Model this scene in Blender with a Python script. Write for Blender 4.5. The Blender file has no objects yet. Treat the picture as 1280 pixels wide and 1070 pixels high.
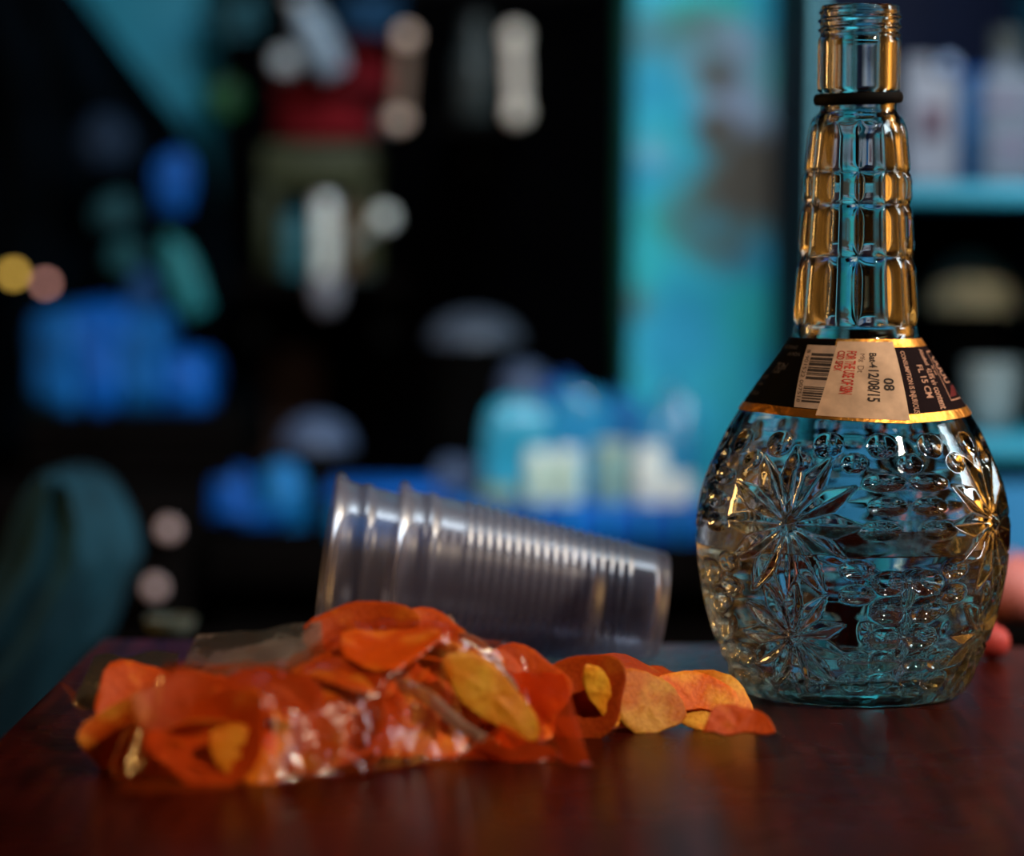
import bpy, bmesh, math, random
import numpy as np
from mathutils import Vector, Matrix, Quaternion, noise

# ------------------------------------------------------------------ camera, world, lights, exposure
scene = bpy.context.scene
COL = scene.collection
F = 4140.0                      # focal length in pixels of the 1280 px wide frame
TABLE_Z = 0.75
CAM_Z = TABLE_Z + 0.169
PITCH = math.atan(235 / F)
ROLL = math.radians(0.5)
cam_data = bpy.data.cameras.new('camera')
cam_data.sensor_width = 36.0
cam_data.lens = 36.0 * F / 1280
cam_data.clip_start = 0.05
cam_data.clip_end = 60
cam_data.dof.use_dof = True
cam_data.dof.focus_distance = 1.188
cam_data.dof.aperture_fstop = 116.4 / 26.0
cam = bpy.data.objects.new('camera', cam_data)
COL.objects.link(cam)
cam.matrix_world = Matrix.Translation((0, 0, CAM_Z)) @ Matrix.Rotation(math.pi / 2 - PITCH, 4, 'X') @ Matrix.Rotation(ROLL, 4, 'Z')
scene.camera = cam

scene.view_settings.view_transform = 'Standard'
scene.view_settings.look = 'None'
scene.view_settings.gamma = 1.0
scene.view_settings.use_curve_mapping = False
scene.view_settings.exposure = 0.0

world = bpy.data.worlds.new('dim_room')
scene.world = world
world.use_nodes = True
world.node_tree.nodes['Background'].inputs['Color'].default_value = (1.0, 0.74, 0.48, 1)
world.node_tree.nodes['Background'].inputs['Strength'].default_value = 0.008

def area_light(name, loc, target, size, size_y, power, color, spread=math.pi):
    d = bpy.data.lights.new(name, 'AREA')
    d.shape = 'RECTANGLE'
    d.size = size
    d.size_y = size_y
    d.energy = power
    d.color = color
    d.spread = spread
    o = bpy.data.objects.new(name, d)
    COL.objects.link(o)
    o.location = loc
    o.rotation_euler = (Vector(target) - Vector(loc)).to_track_quat('-Z', 'Y').to_euler()
    return o

# warm bulb above and in front of the table, daylight from a window on the left, cool tube over the kitchen counter
area_light('warm_lamp', (0.60, 0.72, 1.50), (0.0, 1.12, 0.78), 0.055, 0.055, 7.6, (1.0, 0.78, 0.54))
area_light('warm_side_lamp', (-0.80, 1.50, 1.00), (0.15, 1.25, 0.84), 0.05, 0.30, 2.2, (1.0, 0.55, 0.16))
area_light('small_bulb', (0.74, 1.385, 1.44), (0.14, 1.2, 0.87), 0.05, 0.05, 2.2, (1.0, 0.80, 0.55))
area_light('kitchen_tube', (0.30, 1.30, 1.85), (0.12, 2.42, 0.90), 0.8, 0.10, 11.5, (0.80, 0.93, 1.0), math.radians(110))
area_light('window_daylight', (1.45, 1.45, 1.50), (0.25, 2.4, 0.90), 0.4, 0.5, 12.0, (0.72, 0.88, 1.0), math.radians(100))

area_light('left_wall_fill', (-1.45, 1.0, 2.0), (-2.0, 1.25, 0.95), 0.25, 0.25, 13.0, (1.0, 0.66, 0.30), math.radians(120))  # unseen light added so the ochre wall shows amber in the glass
area_light('right_wall_fill', (1.40, 1.75, 1.7), (2.0, 1.8, 0.85), 0.25, 0.25, 25.0, (1.0, 0.66, 0.30), math.radians(120))  # unseen light added on the right wall for gold in the bottle

scene.cycles.max_bounces = 24
scene.cycles.transmission_bounces = 20
scene.cycles.transparent_max_bounces = 24
scene.cycles.glossy_bounces = 6
scene.cycles.diffuse_bounces = 3
scene.cycles.sample_clamp_indirect = 4.0
scene.cycles.blur_glossy = 0.5

# ------------------------------------------------------------------ photograph measurements to places in the room
def ray(px, py):
    x = (px - 640) / F
    y = -(py - 535) / F
    v = Matrix.Rotation(math.pi / 2 - PITCH, 3, 'X') @ Matrix.Rotation(ROLL, 3, 'Z') @ Vector((x, y, -1))
    return v

def P(px, py, Y):
    d = ray(px, py)
    t = Y / d.y
    return Vector((d.x * t, Y, CAM_Z + d.z * t))

def T(px, py, z=TABLE_Z):
    d = ray(px, py)
    t = (z - CAM_Z) / d.z
    return Vector((d.x * t, d.y * t, z))

def sz(px, Y):
    return px * Y / F

# ------------------------------------------------------------------ materials
def new_mat(name):
    m = bpy.data.materials.new(name)
    m.use_nodes = True
    nt = m.node_tree
    b = nt.nodes['Principled BSDF']
    return m, nt, b

def plain(name, color, rough=0.5, metal=0.0, spec=0.2, var=0.15, scale=18.0, bump=0.0, coat=0.0, trans=0.0, emit=None):
    """paint, plastic, cloth, metal: one colour with a fine procedural variation and relief"""
    m, nt, b = new_mat(name)
    tc = nt.nodes.new('ShaderNodeTexCoord')
    nz = nt.nodes.new('ShaderNodeTexNoise')
    nz.inputs['Scale'].default_value = scale
    nz.inputs['Detail'].default_value = 5
    nt.links.new(tc.outputs['Object'], nz.inputs['Vector'])
    rp = nt.nodes.new('ShaderNodeValToRGB')
    rp.color_ramp.elements[0].position = 0.3
    rp.color_ramp.elements[1].position = 0.7
    rp.color_ramp.elements[0].color = (*[c * (1 - var) for c in color], 1)
    rp.color_ramp.elements[1].color = (*[min(1, c * (1 + var)) for c in color], 1)
    nt.links.new(nz.outputs['Fac'], rp.inputs['Fac'])
    nt.links.new(rp.outputs['Color'], b.inputs['Base Color'])
    b.inputs['Roughness'].default_value = rough
    b.inputs['Metallic'].default_value = metal
    b.inputs['Specular IOR Level'].default_value = spec
    b.inputs['Coat Weight'].default_value = coat
    b.inputs['Transmission Weight'].default_value = trans
    if bump:
        bp = nt.nodes.new('ShaderNodeBump')
        bp.inputs['Strength'].default_value = bump
        bp.inputs['Distance'].default_value = 0.002
        nt.links.new(nz.outputs['Fac'], bp.inputs['Height'])
        nt.links.new(bp.outputs['Normal'], b.inputs['Normal'])
    if emit:
        b.inputs['Emission Color'].default_value = (*emit[0], 1)
        b.inputs['Emission Strength'].default_value = emit[1]
    return m

def wood_mat():
    m, nt, b = new_mat('red_brown_table_wood')
    tc = nt.nodes.new('ShaderNodeTexCoord')
    mp = nt.nodes.new('ShaderNodeMapping')
    mp.inputs['Scale'].default_value = (120, 7, 20)
    mp.inputs['Rotation'].default_value = (0, 0, math.radians(-12))
    nt.links.new(tc.outputs['Object'], mp.inputs['Vector'])
    nz = nt.nodes.new('ShaderNodeTexNoise')
    nz.inputs['Scale'].default_value = 1.6
    nz.inputs['Detail'].default_value = 7
    nz.inputs['Distortion'].default_value = 0.6
    nt.links.new(mp.outputs['Vector'], nz.inputs['Vector'])
    rp = nt.nodes.new('ShaderNodeValToRGB')
    rp.color_ramp.elements[0].position = 0.34
    rp.color_ramp.elements[1].position = 0.72
    rp.color_ramp.elements[0].color = (0.015, 0.0014, 0.0007, 1)
    rp.color_ramp.elements[1].color = (0.055, 0.0068, 0.0032, 1)
    nt.links.new(nz.outputs['Fac'], rp.inputs['Fac'])
    nt.links.new(rp.outputs['Color'], b.inputs['Base Color'])
    n2 = nt.nodes.new('ShaderNodeTexNoise')
    n2.inputs['Scale'].default_value = 14
    n2.inputs['Detail'].default_value = 4
    nt.links.new(tc.outputs['Object'], n2.inputs['Vector'])
    mr = nt.nodes.new('ShaderNodeMapRange')
    mr.inputs['To Min'].default_value = 0.22
    mr.inputs['To Max'].default_value = 0.34
    nt.links.new(n2.outputs['Fac'], mr.inputs['Value'])
    nt.links.new(mr.outputs['Result'], b.inputs['Roughness'])
    b.inputs['Specular IOR Level'].default_value = 0.028
    bp = nt.nodes.new('ShaderNodeBump')
    bp.inputs['Strength'].default_value = 0.10
    bp.inputs['Distance'].default_value = 0.0006
    nt.links.new(nz.outputs['Fac'], bp.inputs['Height'])
    nt.links.new(bp.outputs['Normal'], b.inputs['Normal'])
    return m

def peeling_paint(name, stains):
    """turquoise wall paint with blue and green clouding, and bare grey-brown patches where it has flaked off"""
    m, nt, b = new_mat(name)
    tc = nt.nodes.new('ShaderNodeTexCoord')
    def noise_node(scale, detail=5, w=None):
        n = nt.nodes.new('ShaderNodeTexNoise')
        n.inputs['Scale'].default_value = scale
        n.inputs['Detail'].default_value = detail
        nt.links.new(tc.outputs['Object'], n.inputs['Vector'])
        return n
    n1 = noise_node(17)
    rp = nt.nodes.new('ShaderNodeValToRGB')
    e = rp.color_ramp.elements
    e[0].position = 0.36; e[0].color = (0.012, 0.33, 0.56, 1)
    e[1].position = 0.66; e[1].color = (0.018, 0.48, 0.46, 1)
    mid = e.new(0.52); mid.color = (0.026, 0.52, 0.68, 1)
    nt.links.new(n1.outputs['Fac'], rp.inputs['Fac'])
    col = rp.outputs['Color']
    n2 = noise_node(24, 6)
    for (loc, radius, tone, amount) in stains:
        vs = nt.nodes.new('ShaderNodeVectorMath'); vs.operation = 'DISTANCE'
        vs.inputs[1].default_value = loc
        nt.links.new(tc.outputs['Object'], vs.inputs[0])
        mr = nt.nodes.new('ShaderNodeMapRange')
        mr.inputs['From Min'].default_value = radius
        mr.inputs['From Max'].default_value = radius * 0.35
        nt.links.new(vs.outputs['Value'], mr.inputs['Value'])
        ad = nt.nodes.new('ShaderNodeMath'); ad.operation = 'MULTIPLY_ADD'
        ad.inputs[1].default_value = 2.2
        nt.links.new(n2.outputs['Fac'], ad.inputs[0])
        ad.inputs[2].default_value = -0.45
        mu = nt.nodes.new('ShaderNodeMath'); mu.operation = 'MULTIPLY'; mu.use_clamp = True
        nt.links.new(mr.outputs['Result'], mu.inputs[0])
        nt.links.new(ad.outputs['Value'], mu.inputs[1])
        m2 = nt.nodes.new('ShaderNodeMath'); m2.operation = 'MULTIPLY'; m2.use_clamp = True
        nt.links.new(mu.outputs['Value'], m2.inputs[0]); m2.inputs[1].default_value = amount
        mx = nt.nodes.new('ShaderNodeMix'); mx.data_type = 'RGBA'
        nt.links.new(m2.outputs['Value'], mx.inputs[0])
        nt.links.new(col, mx.inputs[6])
        mx.inputs[7].default_value = (*tone, 1)
        col = mx.outputs[2]
    nt.links.new(col, b.inputs['Base Color'])
    b.inputs['Roughness'].default_value = 0.6
    bp = nt.nodes.new('ShaderNodeBump')
    bp.inputs['Strength'].default_value = 0.3
    bp.inputs['Distance'].default_value = 0.002
    nt.links.new(n2.outputs['Fac'], bp.inputs['Height'])
    nt.links.new(bp.outputs['Normal'], b.inputs['Normal'])
    return m

def glass_mat(name, color, ior=1.5, rough=0.0):
    m = bpy.data.materials.new(name)
    m.use_nodes = True
    nt = m.node_tree
    nt.nodes.clear()
    out = nt.nodes.new('ShaderNodeOutputMaterial')
    g = nt.nodes.new('ShaderNodeBsdfGlass')
    g.inputs['Color'].default_value = (*color, 1)
    g.inputs['IOR'].default_value = ior
    g.inputs['Roughness'].default_value = rough
    nt.links.new(g.outputs['BSDF'], out.inputs['Surface'])
    return m

def film_mat(name, tint, haze, haze_amount, rough=0.12, gloss=0.5, bump_scale=160, bump=0.5):
    """clear thin plastic: mostly see-through, a little haze and a shiny surface"""
    m = bpy.data.materials.new(name)
    m.use_nodes = True
    nt = m.node_tree
    nt.nodes.clear()
    out = nt.nodes.new('ShaderNodeOutputMaterial')
    tr = nt.nodes.new('ShaderNodeBsdfTransparent')
    tr.inputs['Color'].default_value = (*tint, 1)
    df = nt.nodes.new('ShaderNodeBsdfDiffuse')
    df.inputs['Color'].default_value = (*haze, 1)
    tl = nt.nodes.new('ShaderNodeBsdfTranslucent')
    tl.inputs['Color'].default_value = (*haze, 1)
    gl = nt.nodes.new('ShaderNodeBsdfGlossy')
    gl.inputs['Roughness'].default_value = rough
    dd = nt.nodes.new('ShaderNodeMixShader'); dd.inputs[0].default_value = 0.5
    nt.links.new(df.outputs[0], dd.inputs[1]); nt.links.new(tl.outputs[0], dd.inputs[2])
    m1 = nt.nodes.new('ShaderNodeMixShader'); m1.inputs[0].default_value = haze_amount
    nt.links.new(tr.outputs[0], m1.inputs[1]); nt.links.new(dd.outputs[0], m1.inputs[2])
    fr = nt.nodes.new('ShaderNodeFresnel'); fr.inputs['IOR'].default_value = 1.5
    mu = nt.nodes.new('ShaderNodeMath'); mu.operation = 'MULTIPLY'; mu.use_clamp = True
    mu.inputs[1].default_value = gloss
    nt.links.new(fr.outputs[0], mu.inputs[0])
    m2 = nt.nodes.new('ShaderNodeMixShader')
    nt.links.new(mu.outputs[0], m2.inputs[0])
    nt.links.new(m1.outputs[0], m2.inputs[1]); nt.links.new(gl.outputs[0], m2.inputs[2])
    nt.links.new(m2.outputs[0], out.inputs['Surface'])
    if bump:
        tc = nt.nodes.new('ShaderNodeTexCoord')
        nz = nt.nodes.new('ShaderNodeTexNoise'); nz.inputs['Scale'].default_value = bump_scale; nz.inputs['Detail'].default_value = 3
        nt.links.new(tc.outputs['Object'], nz.inputs['Vector'])
        bp = nt.nodes.new('ShaderNodeBump'); bp.inputs['Strength'].default_value = bump; bp.inputs['Distance'].default_value = 0.002
        nt.links.new(nz.outputs['Fac'], bp.inputs['Height'])
        for n in (gl, df, fr):
            nt.links.new(bp.outputs['Normal'], n.inputs['Normal'])
    return m

def chip_mat(name, orange, pale, pale_amount, seed):
    m, nt, b = new_mat(name)
    tc = nt.nodes.new('ShaderNodeTexCoord')
    n1 = nt.nodes.new('ShaderNodeTexNoise')
    n1.noise_dimensions = '4D'
    n1.inputs['W'].default_value = seed
    n1.inputs['Scale'].default_value = 60
    n1.inputs['Detail'].default_value = 3
    nt.links.new(tc.outputs['Object'], n1.inputs['Vector'])
    oi = nt.nodes.new('ShaderNodeObjectInfo')
    r1 = nt.nodes.new('ShaderNodeValToRGB')
    r1.color_ramp.elements[0].position = 0.62 - pale_amount * 0.35
    r1.color_ramp.elements[1].position = 0.80 - pale_amount * 0.35
    r1.color_ramp.elements[0].color = (*orange, 1)
    r1.color_ramp.elements[1].color = (*pale, 1)
    nt.links.new(n1.outputs['Fac'], r1.inputs['Fac'])
    n2 = nt.nodes.new('ShaderNodeTexNoise')
    n2.inputs['Scale'].default_value = 700
    n2.inputs['Detail'].default_value = 4
    nt.links.new(tc.outputs['Object'], n2.inputs['Vector'])
    r2 = nt.nodes.new('ShaderNodeValToRGB')
    r2.color_ramp.elements[0].position = 0.35
    r2.color_ramp.elements[1].position = 0.62
    r2.color_ramp.elements[0].color = (0.84, 0.72, 0.62, 1)
    r2.color_ramp.elements[1].color = (1, 1, 1, 1)
    nt.links.new(n2.outputs['Fac'], r2.inputs['Fac'])
    mx = nt.nodes.new('ShaderNodeMix'); mx.data_type = 'RGBA'; mx.blend_type = 'MULTIPLY'
    mx.inputs[0].default_value = 1
    nt.links.new(r1.outputs['Color'], mx.inputs[6]); nt.links.new(r2.outputs['Color'], mx.inputs[7])
    hs = nt.nodes.new('ShaderNodeHueSaturation')
    mr = nt.nodes.new('ShaderNodeMapRange')
    mr.inputs['To Min'].default_value = 0.7
    mr.inputs['To Max'].default_value = 1.2
    nt.links.new(oi.outputs['Random'], mr.inputs['Value'])
    nt.links.new(mr.outputs['Result'], hs.inputs['Value'])
    nt.links.new(mx.outputs[2], hs.inputs['Color'])
    nt.links.new(hs.outputs['Color'], b.inputs['Base Color'])
    b.inputs['Roughness'].default_value = 0.5
    b.inputs['Specular IOR Level'].default_value = 0.2
    b.inputs['Subsurface Weight'].default_value = 0.0
    bp = nt.nodes.new('ShaderNodeBump')
    bp.inputs['Strength'].default_value = 0.5
    bp.inputs['Distance'].default_value = 0.0006
    nt.links.new(n2.outputs['Fac'], bp.inputs['Height'])
    nt.links.new(bp.outputs['Normal'], b.inputs['Normal'])
    return m

# ------------------------------------------------------------------ object helpers
def link(name, me, mat=None, parent=None, loc=None, rot=None):
    o = bpy.data.objects.new(name, me)
    COL.objects.link(o)
    if mat is not None and me is not None and not me.materials:
        me.materials.append(mat)
    if parent is not None:
        o.parent = parent
    if loc is not None:
        o.location = loc
    if rot is not None:
        o.rotation_euler = rot
    return o

def tag(o, label=None, cat=None, group=None, kind=None):
    if label: o['label'] = label
    if cat: o['category'] = cat
    if group: o['group'] = group
    if kind: o['kind'] = kind
    return o

def thing(name, label, cat, loc, rot=(0, 0, 0), group=None):
    o = bpy.data.objects.new(name, None)
    o.empty_display_size = 0.02
    COL.objects.link(o)
    o.location = loc
    o.rotation_euler = rot
    return tag(o, label, cat, group)

def bm_mesh(bm, name, smooth=True, angle=0.7):
    bmesh.ops.recalc_face_normals(bm, faces=bm.faces)
    me = bpy.data.meshes.new(name)
    bm.to_mesh(me)
    bm.free()
    if smooth:
        for p in me.polygons:
            p.use_smooth = True
        me.set_sharp_from_angle(angle=angle)
    return me

def grid_mesh(name, pts, close_u=False, smooth=True):
    """pts: array (rows, cols, 3)"""
    r, c = pts.shape[:2]
    v = pts.reshape(-1, 3)
    faces = []
    cc = c if close_u else c - 1
    for i in range(r - 1):
        for j in range(cc):
            a = i * c + j
            b = i * c + (j + 1) % c
            faces.append((a, b, b + c, a + c))
    me = bpy.data.meshes.new(name)
    me.from_pydata(v.tolist(), [], faces)
    if smooth:
        for p in me.polygons:
            p.use_smooth = True
    return me

def lathe(name, prof, segs=48, smooth=True, angle=0.8, fn=None):
    """closed body of revolution about Z; points with r=0 close it"""
    bm = bmesh.new()
    rings = []
    for (r, z) in prof:
        if r <= 1e-7:
            rings.append([bm.verts.new((0, 0, z))])
        else:
            ring = []
            for k in range(segs):
                a = 2 * math.pi * k / segs
                q = r * (fn(a, z) if fn else 1)
                ring.append(bm.verts.new((q * math.cos(a), q * math.sin(a), z)))
            rings.append(ring)
    for A, B in zip(rings, rings[1:]):
        for k in range(segs):
            k2 = (k + 1) % segs
            if len(A) == 1 and len(B) == 1: continue
            if len(A) == 1: bm.faces.new((A[0], B[k], B[k2]))
            elif len(B) == 1: bm.faces.new((A[k], B[0], A[k2]))
            else: bm.faces.new((A[k], B[k], B[k2], A[k2]))
    return bm_mesh(bm, name, smooth, angle)

def box_mesh(name, size, bevel=0.0, center=(0, 0, 0), segs=2):
    bm = bmesh.new()
    bmesh.ops.create_cube(bm, size=1)
    for v in bm.verts:
        v.co = Vector((v.co.x * size[0] + center[0], v.co.y * size[1] + center[1], v.co.z * size[2] + center[2]))
    if bevel:
        bmesh.ops.bevel(bm, geom=list(bm.edges), offset=bevel, segments=segs, affect='EDGES', profile=0.5)
    return bm_mesh(bm, name, True, 0.6)

def span_box(name, lo, hi, bevel=0.0):
    s = [hi[i] - lo[i] for i in range(3)]
    return box_mesh(name, s, bevel), Vector([(hi[i] + lo[i]) / 2 for i in range(3)])

def tube_mesh(name, pts, radii, segs=12, cap=True):
    bm = bmesh.new()
    rings = []
    n = len(pts)
    pts = [Vector(p) for p in pts]
    up = Vector((0, 0, 1))
    for i, p in enumerate(pts):
        t = (pts[min(i + 1, n - 1)] - pts[max(i - 1, 0)]).normalized()
        ref = up if abs(t.dot(up)) < 0.95 else Vector((0, 1, 0))
        a = t.cross(ref).normalized(); b = t.cross(a)
        r = radii[i] if hasattr(radii, '__len__') else radii
        rings.append([bm.verts.new(p + (a * math.cos(2 * math.pi * k / segs) + b * math.sin(2 * math.pi * k / segs)) * r) for k in range(segs)])
    for A, B in zip(rings, rings[1:]):
        for k in range(segs):
            bm.faces.new((A[k], A[(k + 1) % segs], B[(k + 1) % segs], B[k]))
    if cap:
        bm.faces.new(rings[0]); bm.faces.new(rings[-1])
    return bm_mesh(bm, name)

def bundle_mesh(name, size, seed=0, lump=0.18, pleats=7, pleat_amp=0.06, flat=0.35, detail=4, pinch=0.0, square=2.0):
    """soft wrapped bundle / filled bag standing on z=0: rounded, lumpy, with vertical pleats; pinch gathers the top"""
    bm = bmesh.new()
    bmesh.ops.create_icosphere(bm, subdivisions=detail, radius=1)
    off = Vector((seed * 7.3, seed * 3.1, seed * 1.7))
    for v in bm.verts:
        d = v.co.normalized()
        k = (abs(d.x) ** square + abs(d.y) ** square + abs(d.z) ** square) ** (-1 / square)
        a = math.atan2(d.y, d.x)
        r = k * (1 + lump * noise.noise(d * 1.6 + off) + lump * 0.5 * noise.noise(d * 4 + off)
                 + pleat_amp * math.sin(pleats * a + 2 * math.sin(3 * d.z + seed)) * (1 - abs(d.z)) )
        p = d * r
        if p.z < -1 + flat: p.z = -1 + flat
        if pinch and p.z > 0:
            f = 1 - pinch * min(1, p.z) ** 1.5
            p.x *= f; p.y *= f
        v.co = p
    zs = [v.co.z for v in bm.verts]; z0, z1 = min(zs), max(zs)
    xs = [abs(v.co.x) for v in bm.verts]; ys = [abs(v.co.y) for v in bm.verts]
    mx, my = max(xs), max(ys)
    for v in bm.verts:
        v.co = Vector((v.co.x / mx * size[0] / 2, v.co.y / my * size[1] / 2, (v.co.z - z0) / (z1 - z0) * size[2]))
    return bm_mesh(bm, name, True, 1.2)

def smoothstep(a, b, x):
    t = np.clip((x - a) / (b - a), 0, 1)
    return t * t * (3 - 2 * t)

# ------------------------------------------------------------------ the room
M_BLACK = plain('shade_black', (0.0010, 0.0010, 0.0013), 0.9, spec=0.0)  # black colour stands in for unlit openings and deep shade
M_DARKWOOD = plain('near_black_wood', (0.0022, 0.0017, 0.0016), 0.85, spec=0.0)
M_FLOOR = plain('dark_concrete', (0.006, 0.006, 0.007), 0.9, spec=0.1, scale=6)
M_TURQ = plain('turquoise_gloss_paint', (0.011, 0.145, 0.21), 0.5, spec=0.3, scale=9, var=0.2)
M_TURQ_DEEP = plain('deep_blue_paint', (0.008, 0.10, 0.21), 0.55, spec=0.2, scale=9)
M_NAVY = plain('navy_paint_and_shade', (0.0015, 0.0035, 0.016), 0.7, spec=0.1)  # back panel's own navy, also the painted shade of a side panel

def setting(name, lo, hi, m, bevel=0.0):
    me, c = span_box(name, lo, hi, bevel)
    return tag(link(name, me, m, loc=c), kind='structure')

WALL_Y = 2.95
setting('floor', (-2.0, -0.6, -0.05), (2.0, WALL_Y + 0.1, 0.0), M_FLOOR)
setting('wall_back', (-2.0, WALL_Y, 0.0), (2.0, WALL_Y + 0.1, 2.6), M_BLACK)  # black wall in place of the unlit opening
setting('wall_left', (-2.1, -0.6, 0.0), (-2.0, WALL_Y + 0.1, 2.6), plain('ochre_wall_paint', (0.62, 0.36, 0.11), 0.8, scale=3))
setting('wall_right', (2.0, -0.6, 0.0), (2.1, WALL_Y + 0.1, 2.6), bpy.data.materials['ochre_wall_paint'])
setting('ceiling', (-2.1, -0.6, 2.6), (2.1, WALL_Y + 0.1, 2.65), M_BLACK)

# the peeling turquoise pillar between the dark recess and the cupboard
PY = 2.42
pl = P(788, 300, PY); pr = P(987, 300, PY)
pcx = (pl.x + pr.x) / 2
ph = 2.6
def in_pillar(px, py):
    q = P(px, py, PY)
    return (q.x - pcx, -0.15, q.z - ph / 2)
BROWN = (0.095, 0.085, 0.070); LAV = (0.30, 0.40, 0.58); BLUE = (0.012, 0.30, 0.54); GREEN = (0.018, 0.50, 0.42)
stains = [(in_pillar(835, 130), 0.05, BLUE, 0.8), (in_pillar(940, 110), 0.05, GREEN, 0.8), (in_pillar(832, 275), 0.03, GREEN, 0.9),
          (in_pillar(950, 400), 0.045, GREEN, 0.7), (in_pillar(860, 390), 0.04, BLUE, 0.5), (in_pillar(845, 470), 0.06, (0.05, 0.58, 0.95), 0.8),
          (in_pillar(905, 75), 0.040, LAV, 1.2), (in_pillar(918, 130), 0.036, LAV, 1.2), (in_pillar(950, 180), 0.04, LAV, 1.0), (in_pillar(870, 45), 0.03, BROWN, 0.7),
          (in_pillar(896, 92), 0.022, BROWN, 1.5), (in_pillar(893, 165), 0.022, BROWN, 1.5),
          (in_pillar(942, 215), 0.042, BROWN, 1.5), (in_pillar(955, 250), 0.036, BROWN, 1.4), (in_pillar(885, 262), 0.044, BROWN, 1.4), (in_pillar(905, 300), 0.032, BROWN, 1.2),
          (in_pillar(812, 40), 0.03, BROWN, 0.8), (in_pillar(818, 190), 0.016, LAV, 0.8), (in_pillar(795, 380), 0.016, BROWN, 1.0), (in_pillar(975, 300), 0.016, BROWN, 0.8)]
me = box_mesh('trim_1', (pr.x - pl.x, 0.30, ph), 0.006)
tag(link('trim_1', me, peeling_paint('peeling_turquoise_paint', stains), loc=(pcx, PY + 0.15, ph / 2)), kind='structure')

# a second painted pillar, upper left
ql = P(60, 100, 2.72); qr = P(247, 100, 2.72)
me = box_mesh('trim_2', (qr.x - ql.x, 0.2, 2.6), 0.006)
tag(link('trim_2', me, plain('dull_turquoise_paint', (0.008, 0.14, 0.21), 0.6, var=0.35, scale=12), loc=((ql.x + qr.x) / 2, 2.83, 1.3)), kind='structure')

# ------------------------------------------------------------------ the table
far_y = 1.388
tx0, tx1, ty0 = -0.173, 0.80, 0.30
table = thing('wooden_table', 'dark red-brown polished wooden table under the bottle and the bag of chips', 'table', ((tx0 + tx1) / 2, (ty0 + far_y) / 2, 0))
bm = bmesh.new()
bmesh.ops.create_cube(bm, size=1)
for v in bm.verts:
    v.co = Vector((v.co.x * (tx1 - tx0), v.co.y * (far_y - ty0), v.co.z * 0.03 + TABLE_Z - 0.015))
bmesh.ops.bevel(bm, geom=list(bm.edges), offset=0.003, segments=3, affect='EDGES', profile=0.5)
M_WOOD = wood_mat()
link('table_top', bm_mesh(bm, 'table_top'), M_WOOD, table)
hx, hy = (tx1 - tx0) / 2 - 0.05, (far_y - ty0) / 2 - 0.05
leg_me = box_mesh('leg', (0.05, 0.05, TABLE_Z - 0.03), 0.004, (0, 0, (TABLE_Z - 0.03) / 2))
for sx in (-1, 1):
    for sy in (-1, 1):
        link('leg', leg_me, M_DARKWOOD, table, (sx * hx, sy * hy, 0))
for sy in (-1, 1):
    link('apron', box_mesh('apron', (2 * hx - 0.05, 0.02, 0.06), 0.002, (0, 0, TABLE_Z - 0.06)), M_DARKWOOD, table, (0, sy * hy, 0))

# ------------------------------------------------------------------ the bottle
U = 1 / 3352.0                     # metres per photo pixel at the bottle
BOT = T(1062.5, 867.5)
bottle = thing('glass_bottle', 'tall clear cut-glass liquor bottle without its cap, half full, on the table', 'bottle', BOT)

OUT_Y = [867.5, 866.5, 863, 856, 846, 828, 810, 791, 762, 734, 712, 690, 670, 650, 632, 615, 597, 578, 560, 545, 532, 521, 509, 418, 411, 404,
         318, 253, 212, 165, 152, 146, 141, 137, 118, 114.5, 112, 60, 48, 45]
OUT_R = [118, 128, 136, 142, 148, 157.5, 166, 173.5, 182, 188.5, 192.5, 195, 196.3, 196.3, 194.3, 191, 186, 179, 171, 163.5, 157, 150.5, 142.5, 79.5, 77.5, 77,
         70.5, 66.5, 65, 60.3, 58.5, 56, 50.5, 48, 48, 48.5, 51.5, 51.5, 51.5, 51]
def out_r(y):
    return np.interp(y, OUT_Y[::-1], OUT_R[::-1])

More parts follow.
